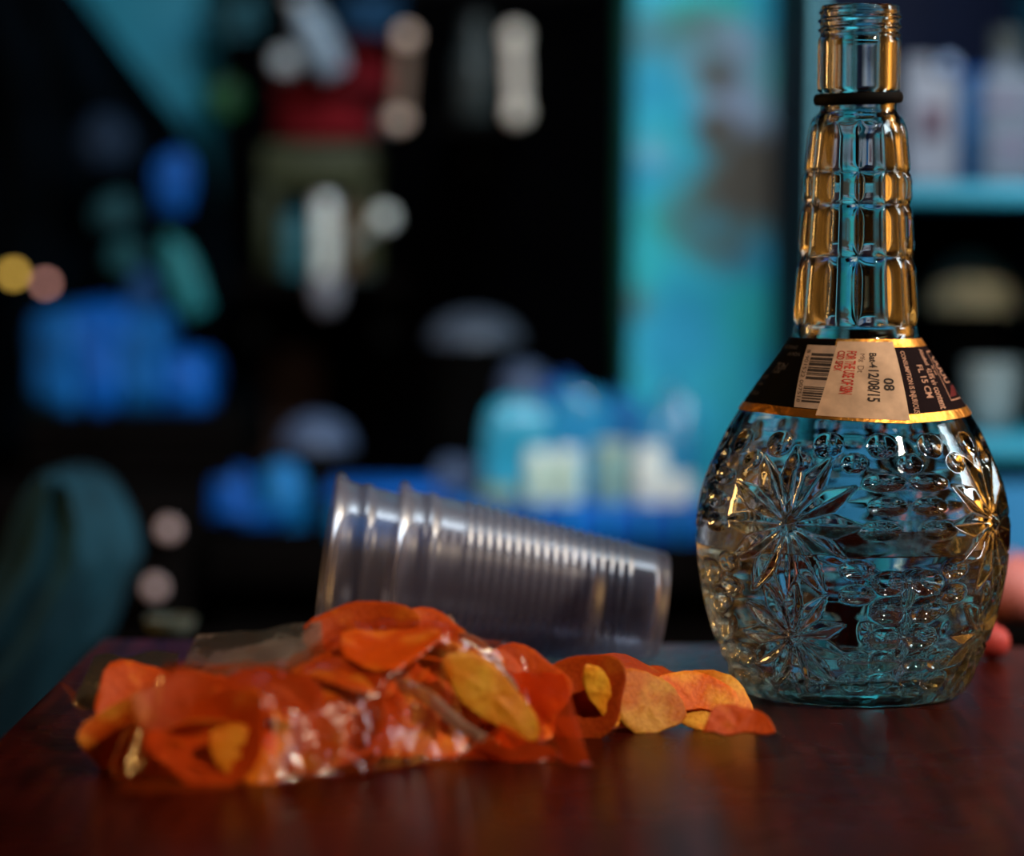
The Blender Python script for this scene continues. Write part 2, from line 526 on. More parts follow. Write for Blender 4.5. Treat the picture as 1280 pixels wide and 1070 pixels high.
NT = 400
def relief(y, th):
    """inward (negative) and outward cut pattern of the pressed glass, in photo pixels; y (n,1), th (1,m)"""
    r = out_r(y)
    h = np.zeros(np.broadcast(y, th).shape)
    body = smoothstep(524, 534, y) * (1 - smoothstep(858, 864, y))
    def dth(c):
        return (th - c + math.pi) % (2 * math.pi) - math.pi
    def dimple(c, yc, a, b, depth, sharp=1.0):
        u = dth(c) * r / a; w = (y - yc) / b
        q = np.clip(1 - (u * u + w * w), 0, 1)
        return depth * q ** sharp
    for k in range(4):
        c = math.radians(-30 + 90 * k)
        # big twelve-petal flower, and a smaller one below it
        for (yc, L, n, W, D, ph) in ((640, 96, 12, 18, 10.0, 0.0), (778, 74, 11, 14, 9.0, 0.31)):
            u = dth(c) * r; w = yc - y
            rho = np.sqrt(u * u + w * w) + 1e-6
            phi = np.arctan2(w, u) + ph
            st = 2 * math.pi / n
            pa = (phi + st / 2) % st - st / 2
            s = rho * np.sin(pa)
            f = np.clip(rho / L, 0, 1)
            wd = W * np.sin(math.pi * f ** 0.75) + 1e-6
            cut = np.clip(1 - np.abs(s) / wd, 0, 1) * np.sin(math.pi * f ** 0.75) ** 0.8
            h -= D * np.where(rho < L, cut, 0)
            h += 3.0 * np.exp(-(rho / 7) ** 2)
        cm = c + math.pi / 4
        # thumbprints between the flowers
        for t in (-0.16, 0.16):
            h -= dimple(cm + t, 588, 26, 10, 6)
            h -= dimple(cm + t * 0.9, 616, 24, 10, 5)
            h -= dimple(cm + t * 1.2, 645, 26, 11, 5)
        for t in (-0.13, 0.13):
            for yc, a, b in ((708, 21, 15), (742, 22, 16), (777, 21, 14), (806, 19, 12), (830, 17, 9)):
                h -= dimple(cm + t, yc, a, b, 9.5)
        g = np.abs(dth(cm)) * r
        h -= 4 * np.clip(1 - g / 6, 0, 1) * smoothstep(690, 705, y) * (1 - smoothstep(815, 830, y))
        for t in (-0.33, 0.33):
            for yc in (692, 722, 806, 832):
                h -= dimple(cm + t, yc, 20, 12, 8.5)
    for k in range(20):
        for (yc, sh) in ((703, 0.0), (736, 0.5), (768, 0.0), (800, 0.5)):
            dim = dimple(2 * math.pi * (k + sh) / 20, yc, 22, 13, 4.5)
            h -= dim * smoothstep(0.42, 0.52, np.abs((th - math.radians(-30) + math.pi / 4) % (math.pi / 2) - math.pi / 4) * r / r.max() * 1.0)
    for k in range(16):
        h -= dimple(math.radians(22.5 * k + 6), 545, 17, 14, 6)
        h -= dimple(math.radians(22.5 * k + 17.2), 566, 15, 11, 5)
    h *= body
    for k in range(28):
        h += dimple(2 * math.pi * k / 28, 848, 18, 17, 3.0, 0.6)
    # neck: twelve panels in four rows, each a raised pillow between grooves
    a = ((th / (2 * math.pi) * 12 + 0.15) % 1) * 2 - 1
    rows = [(404, 318, 6), (318, 253, 6), (253, 212, 6), (212, 152, 3)]
    for (y0, y1, amp) in rows:
        b = (y - (y0 + y1) / 2) / ((y0 - y1) / 2)
        inside = np.abs(b) < 1
        if amp == 6:
            q = np.clip(1 - np.abs(a) ** 2.6, 0, 1) ** 0.7 * np.clip(1 - np.abs(b) ** 5, 0, 1)
            h += np.where(inside, 5.0 * q - 1.5, 0)
        else:
            q = np.clip(1 - np.abs(a) ** 3, 0, 1) * np.clip(1 - np.clip(b, -1, 1) ** 8, 0, 1)
            h += np.where(inside, 2.2 * q, 0)
    return h

def ring_points(ys, rs, h=None):
    th = np.linspace(0, 2 * math.pi, NT, endpoint=False)
    rr = np.asarray(rs)[:, None] + np.zeros((1, NT))
    if h is not None: rr = rr + h
    z = (867.5 - np.asarray(ys))[:, None] * U + np.zeros((1, NT))
    # theta = 0 faces the camera (-Y), positive to the right
    return np.stack([np.sin(th)[None] * rr * U, -np.cos(th)[None] * rr * U, z], axis=-1)

ys = np.concatenate([np.array([867.5, 867, 866, 864.5, 862]), np.linspace(859, 524, 190), np.linspace(521, 412, 24), np.linspace(409, 150, 150), np.array([148, 146, 143.5, 141, 139, 137, 130, 122, 118, 115.5, 113.5, 112]), np.linspace(108, 48, 10)])
h = relief(ys[:, None], np.linspace(0, 2 * math.pi, NT, endpoint=False)[None])
outer = ring_points(ys, out_r(ys), h)
# screw threads (helical, two and a half turns) and the lip
yt = np.linspace(46, 12.5, 40)
th = np.linspace(0, 2 * math.pi, NT, endpoint=False)[None]
turn = (46 - yt[:, None]) / 11.5 - th / (2 * math.pi)
thr = 2.6 * np.clip(np.cos(2 * math.pi * turn), -0.2, 1) * smoothstep(12, 17, yt[:, None]) * (1 - smoothstep(42, 46, yt[:, None]))
thread = ring_points(yt, np.full(40, 49.5), thr)
lip_y = [11, 9, 7.5, 6.5, 6, 6.2, 7.5, 10]
lip_r = [48.3, 48.6, 48.2, 47, 45, 41, 39, 38]
lip = ring_points(lip_y, lip_r)
IN_Y = [30, 60, 110, 140, 152, 165, 212, 253, 318, 404, 418, 430, 509, 521, 545, 578, 615, 650, 690, 734, 791, 820, 838, 846, 849]
IN_R = [37.5, 37, 37, 37, 42, 47, 52.5, 54, 58, 64, 66, 74, 130.5, 138, 151, 166, 178, 183.5, 182, 175, 159, 145, 130, 112, 90]
yi = np.concatenate([np.linspace(30, 404, 40), np.linspace(410, 846, 90), np.array([847.5, 849])])
inner = ring_points(yi, np.interp(yi, IN_Y, IN_R))
allp = np.concatenate([outer, thread, lip, inner])
R_, C_ = allp.shape[:2]
verts = allp.reshape(-1, 3)
verts = np.concatenate([verts, [[0, 0, 0.0012]], [[0, 0, (867.5 - 850) * U]]])
i0 = np.arange(R_ - 1)[:, None] * C_; j0 = np.arange(C_)[None]; j1 = (j0 + 1) % C_
quads = np.stack([i0 + j0, i0 + j1, i0 + C_ + j1, i0 + C_ + j0], axis=-1).reshape(-1, 4)
faces = quads.tolist()
nb = R_ * C_
faces += [(nb, (k + 1) % C_, k) for k in range(C_)]
base = (R_ - 1) * C_
faces += [(base + k, base + (k + 1) % C_, nb + 1) for k in range(C_)]
me = bpy.data.meshes.new('body')
me.from_pydata(verts.tolist(), [], faces)
for p in me.polygons: p.use_smooth = True
M_GLASS = glass_mat('pressed_clear_glass', (0.955, 0.965, 0.945), 1.5)
body = link('body', me, M_GLASS, bottle)

# the clear drink, filling the lower half; it presses into the glass by a hair so no air gap shows
lv = 676.0
yl = np.concatenate([np.array([849.6, 848.5]), np.linspace(846.5, lv, 60)])
liq = ring_points(yl, np.interp(yl, IN_Y, IN_R) + 0.9)
men = ring_points([lv, lv + 1.6, lv + 2.0, lv + 2.0], [183.3, 180, 172, 120])
lp = np.concatenate([liq, men]); R2 = lp.shape[0]
vv = np.concatenate([lp.reshape(-1, 3), [[0, 0, (867.5 - 850.6) * U]], [[0, 0, (867.5 - lv - 2.0) * U]]])
i0 = np.arange(R2 - 1)[:, None] * C_
quads = np.stack([i0 + j0, i0 + j1, i0 + C_ + j1, i0 + C_ + j0], axis=-1).reshape(-1, 4).tolist()
nb = R2 * C_
quads += [(nb, (k + 1) % C_, k) for k in range(C_)]
quads += [((R2 - 1) * C_ + k, (R2 - 1) * C_ + (k + 1) % C_, nb + 1) for k in range(C_)]
me = bpy.data.meshes.new('drink')
me.from_pydata(vv.tolist(), [], quads)
for p in me.polygons: p.use_smooth = True
me.set_sharp_from_angle(angle=0.9)
tag(link('drink', me, glass_mat('clear_drink', (0.955, 0.985, 0.97), 1.345), bottle), 'clear pale drink filling the lower half')

# rubber ring left on the neck, sitting a little askew
pts = []
ring = np.zeros((48, 10, 3))
for k in range(48):
    a = 2 * math.pi * k / 48
    for q in range(10):
        c = 2 * math.pi * q / 10
        rr = 51.5 + 4.4 * math.cos(c)
        ring[k, q] = (math.sin(a) * rr * U, -math.cos(a) * rr * U, (867.5 - 121.5 + 7.6 * math.sin(c)) * U + math.sin(a - 0.6) * 2.6 * U)
bm = bmesh.new()
vs = [[bm.verts.new(ring[k, q]) for q in range(10)] for k in range(48)]
for k in range(48):
    for q in range(10):
        bm.faces.new((vs[k][q], vs[(k + 1) % 48][q], vs[(k + 1) % 48][(q + 1) % 10], vs[k][(q + 1) % 10]))
link('neck_ring', bm_mesh(bm, 'neck_ring'), plain('black_rubber', (0.0015, 0.0015, 0.002), 0.7, spec=0.06), bottle)

# ---- paper label on the sloping shoulder: s is the angle in degrees, v runs 0 (top) to 1 (bottom)
def lab(s, v, lift=0.0):
    a = math.radians(s)
    sag = 9.0 * max(0.0, 1 - abs(s - 18) / 75.0)
    y = 419.0 + v * (510.0 + sag - 419.0)
    r = float(out_r(y)) + 1.2 + lift / math.sqrt(2)
    return Vector((math.sin(a) * r * U, -math.cos(a) * r * U, (867.5 - y + lift / math.sqrt(2)) * U))

def quad_pt(q, a, b):
    tl, tr, bl, br, vt, vb = q
    s = (tl + (bl - tl) * b) * (1 - a) + (tr + (br - tr) * b) * a
    return s, vt + (vb - vt) * b

def label_panel(name, q, lift, m, na=None, nb_=14, parent=None, thick=0.35):
    na = na or max(2, int(abs(q[1] - q[0]) / 2.5))
    bm = bmesh.new()
    layers = []
    for L_ in (lift, lift - thick):
        layers.append([[bm.verts.new(lab(*quad_pt(q, i / na, j / nb_), lift=L_)) for i in range(na + 1)] for j in range(nb_ + 1)])
    A, B = layers
    for j in range(nb_):
        for i in range(na):
            bm.faces.new((A[j][i], A[j][i + 1], A[j + 1][i + 1], A[j + 1][i]))
            bm.faces.new((B[j + 1][i], B[j + 1][i + 1], B[j][i + 1], B[j][i]))
    for j in range(nb_):
        bm.faces.new((A[j][0], A[j + 1][0], B[j + 1][0], B[j][0]))
        bm.faces.new((A[j + 1][na], A[j][na], B[j][na], B[j + 1][na]))
    for i in range(na):
        bm.faces.new((A[0][i + 1], A[0][i], B[0][i], B[0][i + 1]))
        bm.faces.new((A[nb_][i], A[nb_][i + 1], B[nb_][i + 1], B[nb_][i]))
    return link(name, bm_mesh(bm, name, True, 0.9), m, parent or bottle)

def text_geo(s, bold=0.0):
    cu = bpy.data.curves.new('t', 'FONT')
    cu.body = s
    cu.size = 1
    cu.resolution_u = 3
    cu.offset = bold
    o = bpy.data.objects.new('t', cu)
    me = bpy.data.meshes.new_from_object(o)
    vs = [v.co.copy() for v in me.vertices]; fs = [tuple(p.vertices) for p in me.polygons]
    bpy.data.objects.remove(o); bpy.data.curves.remove(cu); bpy.data.meshes.remove(me)
    return vs, fs

def label_text(name, lines, q, lift, m, parent, rotated=True, bold=0.0):
    """lines: (string, a0, a1, b0, b1): the box of the line in panel coordinates; rotated text reads downwards"""
    verts, faces = [], []
    for (s, a0, a1, b0, b1) in lines:
        vs, fs = text_geo(s, bold)
        if not vs: continue
        x0 = min(v.x for v in vs); x1 = max(v.x for v in vs)
        y0 = min(0.0, min(v.y for v in vs)); y1 = max(v.y for v in vs)
        o = len(verts)
        for v in vs:
            u = (v.x - x0) / (x1 - x0); w = (v.y - y0) / (y1 - y0)
            a, b = (a0 + (a1 - a0) * w, b0 + (b1 - b0) * u) if rotated else (a0 + (a1 - a0) * u, b1 + (b0 - b1) * w)
            verts.append(lab(*quad_pt(q, a, b), lift=lift))
        faces += [tuple(i + o for i in f) for f in fs]
    me = bpy.data.meshes.new(name)
    me.from_pydata([tuple(v) for v in verts], [], faces)
    return link(name, me, m, parent)

M_LABEL_DARK = plain('dark_purple_brown_print', (0.0095, 0.0045, 0.0062), 0.7, spec=0.03, scale=300)
M_LABEL_BLACK = plain('black_print', (0.0010, 0.0010, 0.0013), 0.5, spec=0.05, scale=300)
M_PAPER = plain('stained_cream_paper', (0.50, 0.34, 0.24), 0.75, spec=0.2, scale=130, var=0.22)
M_PAPER2 = plain('grey_cream_paper', (0.33, 0.24, 0.19), 0.75, spec=0.2, scale=200, var=0.18)
M_GOLD = plain('gold_foil', (0.90, 0.38, 0.075), 0.36, metal=1.0, scale=220, var=0.15, bump=0.5)
M_RED = plain('red_stamp_ink', (0.42, 0.035, 0.025), 0.8, scale=400, var=0.3)
M_INK = plain('black_stamp_ink', (0.03, 0.022, 0.02), 0.8, scale=400, var=0.3)
M_TAN = plain('copper_tan_print', (0.42, 0.22, 0.15), 0.6, scale=400, var=0.25)
M_GREY = plain('grey_print', (0.055, 0.05, 0.055), 0.6, scale=400, var=0.25)
label = label_panel('label', (-118, 118, -118, 118, 0.0, 1.0), 0.4, M_LABEL_DARK, na=96)
tag(label, 'dark paper label wrapped round the sloping shoulder')
label_panel('gold_band', (-118, 118, -118, 118, 0.895, 1.0), 0.8, M_GOLD, na=96, nb_=2, parent=label)
label_panel('gold_band', (-22, 118, -22, 118, 0.0, 0.10), 0.8, M_GOLD, na=60, nb_=2, parent=label)
LEFTQ = (-112, -20, -112, -24, 0.02, 0.915)
label_panel('black_panel', LEFTQ, 0.6, M_LABEL_BLACK, parent=label)
label_text('grey_print', [('FINEST ORANGE', 0.34, 0.60, 0.10, 0.15), ('IN INDIA', 0.52, 0.68, 0.20, 0.25), ('750', 0.45, 0.56, 0.36, 0.52), ('ml', 0.55, 0.60, 0.36, 0.46),
                          ('M.R.P.', 0.30, 0.44, 0.56, 0.62), ('incl. taxes', 0.30, 0.43, 0.66, 0.71), ('42.8% v/v', 0.30, 0.46, 0.80, 0.86)], LEFTQ, 0.9, M_GREY, label, rotated=False)
BARQ = (-47.5, -19.0, -37.5, -22.0, 0.09, 0.885)
label_panel('barcode_panel', BARQ, 0.9, M_PAPER2, parent=label)
random.seed(11)
bars = []
b = 0.13
bm = bmesh.new()
while b < 0.90:
    w = random.choice((0.012, 0.02, 0.03, 0.045))
    if not (0.56 < b < 0.66):
        steps = [0.24 + 0.085 * k for k in range(9)]
        va = [bm.verts.new(lab(*quad_pt(BARQ, a, b), lift=1.1)) for a in steps]
        vb = [bm.verts.new(lab(*quad_pt(BARQ, a, b + w), lift=1.1)) for a in steps]
        for k in range(8): bm.faces.new((va[k], va[k + 1], vb[k + 1], vb[k]))
    b += w + random.choice((0.010, 0.014, 0.022))
link('barcode', bm_mesh(bm, 'barcode', False), M_INK, label)
label_text('barcode_digits', [('8 901522 007518', 0.06, 0.19, 0.08, 0.92)], BARQ, 1.05, M_INK, label)
STQ = (-20.5, 27.0, -24.5, 21.0, 0.035, 0.965)
label_panel('price_sticker', STQ, 1.2, M_PAPER, parent=label)
label_text('red_stamp', [('CSD SPEX', 0.05, 0.17, 0.13, 0.40), ('FOR THE USE OF SBN', 0.19, 0.35, 0.13, 0.70)], STQ, 1.6, M_RED, label, bold=0.02)
label_text('black_stamp', [('08', 0.73, 0.87, 0.47, 0.63), ('Bat-4', 0.545, 0.66, 0.15, 0.34), ('12/08/15', 0.53, 0.68, 0.37, 0.78)], STQ, 1.6, M_INK, label, bold=0.022)
label_text('faded_stamp', [('Mfg', 0.38, 0.48, 0.16, 0.27), ('Dt', 0.38, 0.47, 0.32, 0.41)], STQ, 1.35, plain('brown_stamp_ink', (0.13, 0.07, 0.05), 0.8, scale=400), label)
RTQ = (28.0, 84.0, 22.0, 70.0, 0.10, 0.90)
label_text('tan_print', [('CONSUMPTION IS INJURIOUS', 0.03, 0.125, 0.06, 0.99), ('FL 15 CM', 0.26, 0.37, 0.28, 0.78), ('Alcohol', 0.45, 0.55, 0.04, 0.29), ('42.8% v/v', 0.42, 0.54, 0.34, 0.60),
                         ('content', 0.42, 0.53, 0.63, 0.96), ('by vol', 0.56, 0.65, 0.31, 0.45), ('UUUU', 0.75, 0.96, 0.18, 0.60)], RTQ, 0.9, M_TAN, label, bold=0.02)
# thin tan frame round the emblem with its red block
bm = bmesh.new()
def strip(a0, a1, b0, b1):
    n = 4
    va = [bm.verts.new(lab(*quad_pt(RTQ, a0 + (a1 - a0) * i / n, b0), lift=0.7)) for i in range(n + 1)]
    vb = [bm.verts.new(lab(*quad_pt(RTQ, a0 + (a1 - a0) * i / n, b1), lift=0.7)) for i in range(n + 1)]
    for i in range(n): bm.faces.new((va[i], va[i + 1], vb[i + 1], vb[i]))
strip(0.68, 1.05, 0.08, 0.10); strip(0.68, 1.05, 0.84, 0.86)
for j in range(8): strip(0.68, 0.695, 0.08 + 0.78 * j / 8, 0.08 + 0.78 * (j + 1) / 8)
link('emblem_frame', bm_mesh(bm, 'emblem_frame', False), M_TAN, label)
label_panel('emblem_block', (28 + 56 * 0.74, 28 + 56 * 0.99, 22 + 48 * 0.74, 22 + 48 * 0.99, 0.62, 0.74), 0.7, plain('dark_red_print', (0.10, 0.006, 0.008), 0.5, scale=300), parent=label, nb_=4)

# ------------------------------------------------------------------ chips
CHIP_SHAPES = [(0.019, 0.9, 0.3), (0.0165, 1.0, 0.2), (0.015, 0.75, 0.35), (0.0175, 0.85, 0.15)]
def chip_mesh(kind, half=False, scale=1.0, curv=None, asp_=None):
    R, asp, cv = CHIP_SHAPES[kind]
    R *= scale
    asp = asp_ or asp
    cv = cv if curv is None else curv
    bm = bmesh.new()
    n = 28; rads = (0.3, 0.6, 0.85, 0.97, 1.0)
    def pt(r, a, side):
        q = R * r * (1 + 0.07 * math.sin(3 * a + kind) + 0.04 * math.sin(5 * a + 2 * kind))
        x, y = q * math.cos(a), q * asp * math.sin(a)
        if half: y = max(y, -0.12 * R + 0.05 * R * math.sin(x / R * 6))
        t = 0.0007 * (1.0 if r < 0.95 else (0.8 if r < 0.99 else 0.25))
        w = 0.0005 * math.sin(x * 900 + kind) * math.cos(y * 750)
        return (x, y, cv * x * x / R * 0.9 - cv * y * y / R * 0.25 + side * t + w)
    L = {}
    for side in (1, -1):
        rows = [[bm.verts.new(pt(0, 0, side))]]
        for r in rads: rows.append([bm.verts.new(pt(r, 2 * math.pi * k / n, side)) for k in range(n)])
        for k in range(n): bm.faces.new((rows[0][0], rows[1][k], rows[1][(k + 1) % n]))
        for A, B in zip(rows[1:], rows[2:]):
            for k in range(n): bm.faces.new((A[k], B[k], B[(k + 1) % n], A[(k + 1) % n]))
        L[side] = rows[-1]
    for k in range(n):
        bm.faces.new((L[1][k], L[-1][k], L[-1][(k + 1) % n], L[1][(k + 1) % n]))
    return bm_mesh(bm, 'potato_chip')

M_CHIP = [chip_mat('spiced_orange_chip', (0.66, 0.115, 0.006), (0.82, 0.34, 0.04), 0.28, 1.0),
          chip_mat('deep_orange_chip', (0.55, 0.070, 0.004), (0.72, 0.20, 0.015), 0.22, 2.0),
          chip_mat('golden_chip', (0.74, 0.19, 0.010), (0.86, 0.42, 0.055), 0.60, 3.0)]
CHIPS = [(2, -0.1058, 1.0732, 0.0016, 0.538, -0.008, 0.006, 0.843),
         (2, -0.0457, 1.0754, 0.0121, 0.975, -0.115, 0.176, -0.073),
         (0, -0.0708, 1.0588, 0.002, 0.5, -0.012, 0.005, 0.866),
         (3, -0.0614, 1.0639, 0.0089, 0.046, 0.888, 0.44, -0.123),
         (2, 0.0004, 1.1372, 0.0016, 0.008, -0.009, 0.001, 1.0),
         (2, -0.102, 1.0359, 0.0026, 0.688, -0.109, -0.107, -0.71),
         (2, -0.0685, 1.0915, 0.0034, 0.573, 0.02, 0.101, -0.813),
         (2, -0.0385, 1.0798, 0.0016, 0.251, -0.01, 0.003, 0.968),
         (2, -0.0902, 1.086, 0.0058, 0.008, -0.818, 0.575, -0.019),
         (0, -0.1117, 1.1068, 0.0021, 0.341, -0.015, -0.003, -0.94),
         (0, -0.0405, 1.0967, 0.0049, 0.844, -0.112, 0.19, 0.49),
         (3, -0.1125, 1.1116, 0.009, 0.019, -0.139, 0.115, 0.983),
         (2, -0.0536, 1.1187, 0.002, 0.461, -0.074, 0.039, 0.884),
         (2, 0.0021, 1.1183, 0.0041, 0.127, 0.012, 0.116, -0.985),
         (0, -0.0837, 1.0817, 0.0105, 0.957, 0.039, -0.113, -0.263),
         (0, -0.0755, 1.1129, 0.0171, 0.086, 0.288, -0.95, -0.081),
         (2, -0.0707, 1.1088, 0.002, 0.159, 0.074, 0.011, -0.984),
         (0, -0.096, 1.0395, 0.009, 0.886, -0.239, -0.044, -0.394),
         (2, -0.1077, 1.0381, 0.026, 0.603, 0.506, -0.421, -0.451),
         (2, -0.1105, 1.0801, 0.0091, 0.867, 0.117, -0.125, -0.467),
         (0, -0.0262, 1.1191, 0.0069, 0.032, -0.477, -0.876, 0.057),
         (2, -0.0973, 1.0654, 0.0099, 0.904, -0.003, -0.097, 0.416),
         (2, 0.0134, 1.1365, 0.0187, 0.562, 0.588, -0.402, -0.421),
         (3, -0.0838, 1.1124, 0.0098, 0.0, 0.484, -0.875, -0.016),
         (1, -0.1055, 1.0962, 0.019, 0.011, -0.156, 0.983, 0.093),
         (0, -0.1272, 1.1069, 0.0273, 0.67, 0.071, 0.703, 0.226),
         (2, -0.1068, 1.052, 0.0254, 0.601, 0.187, -0.564, 0.535),
         (0, -0.0585, 1.0683, 0.0109, 0.698, -0.007, 0.131, 0.704),
         (3, 0.0029, 1.0988, 0.0152, 0.56, -0.706, -0.03, 0.434),
         (1, -0.005, 1.1304, 0.0137, 0.851, -0.111, 0.156, 0.49),
         (1, -0.0212, 1.097, 0.0092, 0.057, 0.811, -0.544, -0.208),
         (3, -0.0819, 1.0474, 0.0165, 0.015, -0.036, -0.994, 0.099),
         (2, -0.1157, 1.0609, 0.0149, 0.486, 0.135, 0.778, 0.374),
         (1, -0.0647, 1.0936, 0.0185, 0.498, -0.021, 0.091, 0.862),
         (0, -0.0895, 1.0311, 0.0344, 0.482, -0.433, 0.335, 0.685),
         (2, -0.0154, 1.0992, 0.012, 0.389, -0.302, 0.069, -0.868),
         (3, -0.0927, 1.0613, 0.0179, 0.764, 0.034, -0.004, -0.644),
         (0, -0.1136, 1.0766, 0.0282, 0.714, 0.199, -0.665, 0.091),
         (1, -0.0426, 1.1204, 0.0108, 0.768, -0.135, 0.079, 0.622),
         (1, -0.1012, 1.0937, 0.0225, 0.009, -0.143, 0.065, -0.988),
         (3, -0.0934, 1.0969, 0.026, 0.202, -0.146, 0.076, -0.966),
         (2, -0.0241, 1.1292, 0.0152, 0.084, 0.71, 0.65, -0.257),
         (3, -0.0082, 1.117, 0.0146, 0.037, 0.178, 0.964, -0.193),
         (0, -0.0554, 1.1012, 0.0226, 0.323, -0.026, 0.123, 0.938),
         (2, -0.0316, 1.0859, 0.0163, 0.19, 0.124, -0.012, 0.974),
         (3, -0.0483, 1.0713, 0.0208, 0.901, 0.174, 0.056, 0.393),
         (1, -0.1055, 1.068, 0.0348, 0.727, 0.116, 0.52, 0.433),
         (3, -0.0829, 1.0605, 0.0239, 0.085, -0.729, -0.674, 0.082),
         (0, 0.0117, 1.1232, 0.0316, 0.423, -0.516, -0.397, 0.63),
         (3, -0.0242, 1.0985, 0.0268, 0.176, 0.771, -0.607, 0.076),
         (1, -0.0801, 1.057, 0.0266, 0.394, -0.122, 0.045, -0.91),
         (3, -0.093, 1.0858, 0.0322, 0.037, 0.966, -0.144, -0.211),
         (2, -0.0485, 1.1255, 0.0156, 0.243, -0.095, -0.237, -0.936),
         (0, -0.0207, 1.1036, 0.0286, 0.962, -0.223, 0.116, 0.105),
         (2, -0.0435, 1.1063, 0.028, 0.662, -0.183, 0.233, 0.689),
         (1, -0.0529, 1.0702, 0.0295, 0.121, -0.962, 0.227, 0.088),
         (3, -0.0137, 1.131, 0.0203, 0.89, -0.221, 0.073, 0.391),
         (0, -0.0705, 1.0947, 0.0328, 0.059, -0.817, 0.573, 0.012),
         (3, -0.0404, 1.1249, 0.025, 0.949, -0.277, -0.003, 0.147),
         (0, -0.0108, 1.1078, 0.0337, 0.546, -0.192, -0.098, -0.809),
         (2, -0.0428, 1.1273, 0.034, 0.056, 0.091, 0.977, -0.186),
         (1, -0.0214, 1.1057, 0.0429, 0.603, -0.124, -0.202, -0.762),
         (3, -0.1045, 1.1146, 0.0233, 0.903, -0.412, -0.117, 0.014),
         (2, -0.0662, 1.0518, 0.0297, 0.907, 0.339, 0.036, 0.246),
         (1, -0.0402, 1.0803, 0.0352, 0.99, 0.14, -0.031, 0.005),
         (2, -0.0722, 1.1187, 0.0281, 0.887, -0.327, -0.164, -0.283),
         (3, -0.079, 1.0913, 0.0354, 0.914, 0.039, -0.044, 0.402),
         (1, -0.0123, 1.1318, 0.0287, 0.121, -0.043, -0.334, -0.934),
         (1, -0.0523, 1.0697, 0.0362, 0.974, 0.22, -0.037, 0.027),
         (2, -0.1102, 1.1229, 0.0284, 0.692, 0.701, 0.15, 0.086),
         (0, -0.0385, 1.1251, 0.0436, 0.275, 0.86, -0.424, 0.066),
         (0, -0.0019, 1.1372, 0.0355, 0.036, 0.164, -0.435, -0.885),
         (2, -0.0801, 1.0639, 0.0319, 0.961, -0.015, 0.129, 0.244)]
M_CHIP.append(chip_mat('yellow_chip', (0.85, 0.30, 0.010), (0.92, 0.48, 0.035), 0.6, 4.0))
protos = {}
for k in range(4):
    for m in range(3):
        me = chip_mesh(k); me.materials.append(M_CHIP[m]); protos[(k, m)] = me
random.seed(3)
chip_objs = []
FRONT = [T(195, 985), T(260, 981), T(340, 974), T(450, 961), T(560, 945), T(640, 938)]
def front_y(x):
    return float(np.interp(x, [p.x for p in FRONT], [p.y for p in FRONT]))
BAG_LABEL = 'curved orange chip packed among the others inside the plastic bag'
BAG_GROUP = 'orange chips inside the plastic bag'
for (k, x, y, z, qw, qx, qy, qz) in CHIPS:
    top = max((Quaternion((qw, qx, qy, qz)) @ v.co).z for v in protos[(k, 0)].vertices) + z
    if top > float(np.interp(x, [-0.14, -0.10, -0.075, -0.055, -0.02, 0.0, 0.02], [0.018, 0.030, 0.032, 0.041, 0.041, 0.034, 0.026])): continue
    if y < front_y(x) + 0.016 and z > 0.008: continue
    o = link('potato_chip', protos[(k, random.choice((0, 0, 1, 1, 2)))])
    o.location = (x, y, TABLE_Z + z)
    o.rotation_mode = 'QUATERNION'
    o.rotation_quaternion = (qw, qx, qy, qz)
    tag(o, BAG_LABEL, 'chip', BAG_GROUP)
    chip_objs.append(o)
# chips pressed flat against the front of the bag
random.seed(8)
for k in range(11):
    x = FRONT[0].x + 0.012 + k * (FRONT[-1].x - FRONT[0].x - 0.012) / 10
    for row in range(2):
        if row == 1 and k % 2: continue
        kind = random.choice((0, 1, 3))
        o = link('potato_chip', protos[(kind, random.choice((0, 1, 1)))])
        o.location = (x + random.uniform(-.004, .004), front_y(x) + 0.011 + row * 0.007, TABLE_Z + 0.0125 + row * 0.006)
        o.rotation_mode = 'QUATERNION'
        o.rotation_quaternion = Matrix.Rotation(random.uniform(-.25, .35), 3, 'Z').to_quaternion() @ Matrix.Rotation(math.radians(random.uniform(42, 55)), 3, 'X').to_quaternion() @ Matrix.Rotation(random.uniform(0, 6), 3, 'Z').to_quaternion()
        tag(o, BAG_LABEL, 'chip', BAG_GROUP)
        chip_objs.append(o)

def loose_chip(kind, m, loc, rot, label, half=False, scale=1.0, curv=None, asp_=None):
    me = chip_mesh(kind, half, scale, curv, asp_); me.materials.append(M_CHIP[m])
    o = link('potato_chip', me)
    o.location = loc
    o.rotation_euler = [math.radians(a) for a in rot]
    # rest it on the table
    bpy.context.view_layer.update()
    return tag(o, label, 'chip', 'loose chips spilled from the bag')

def on_table(px, py, lift):
    t = T(px, py); return Vector((t.x, t.y, TABLE_Z + lift))

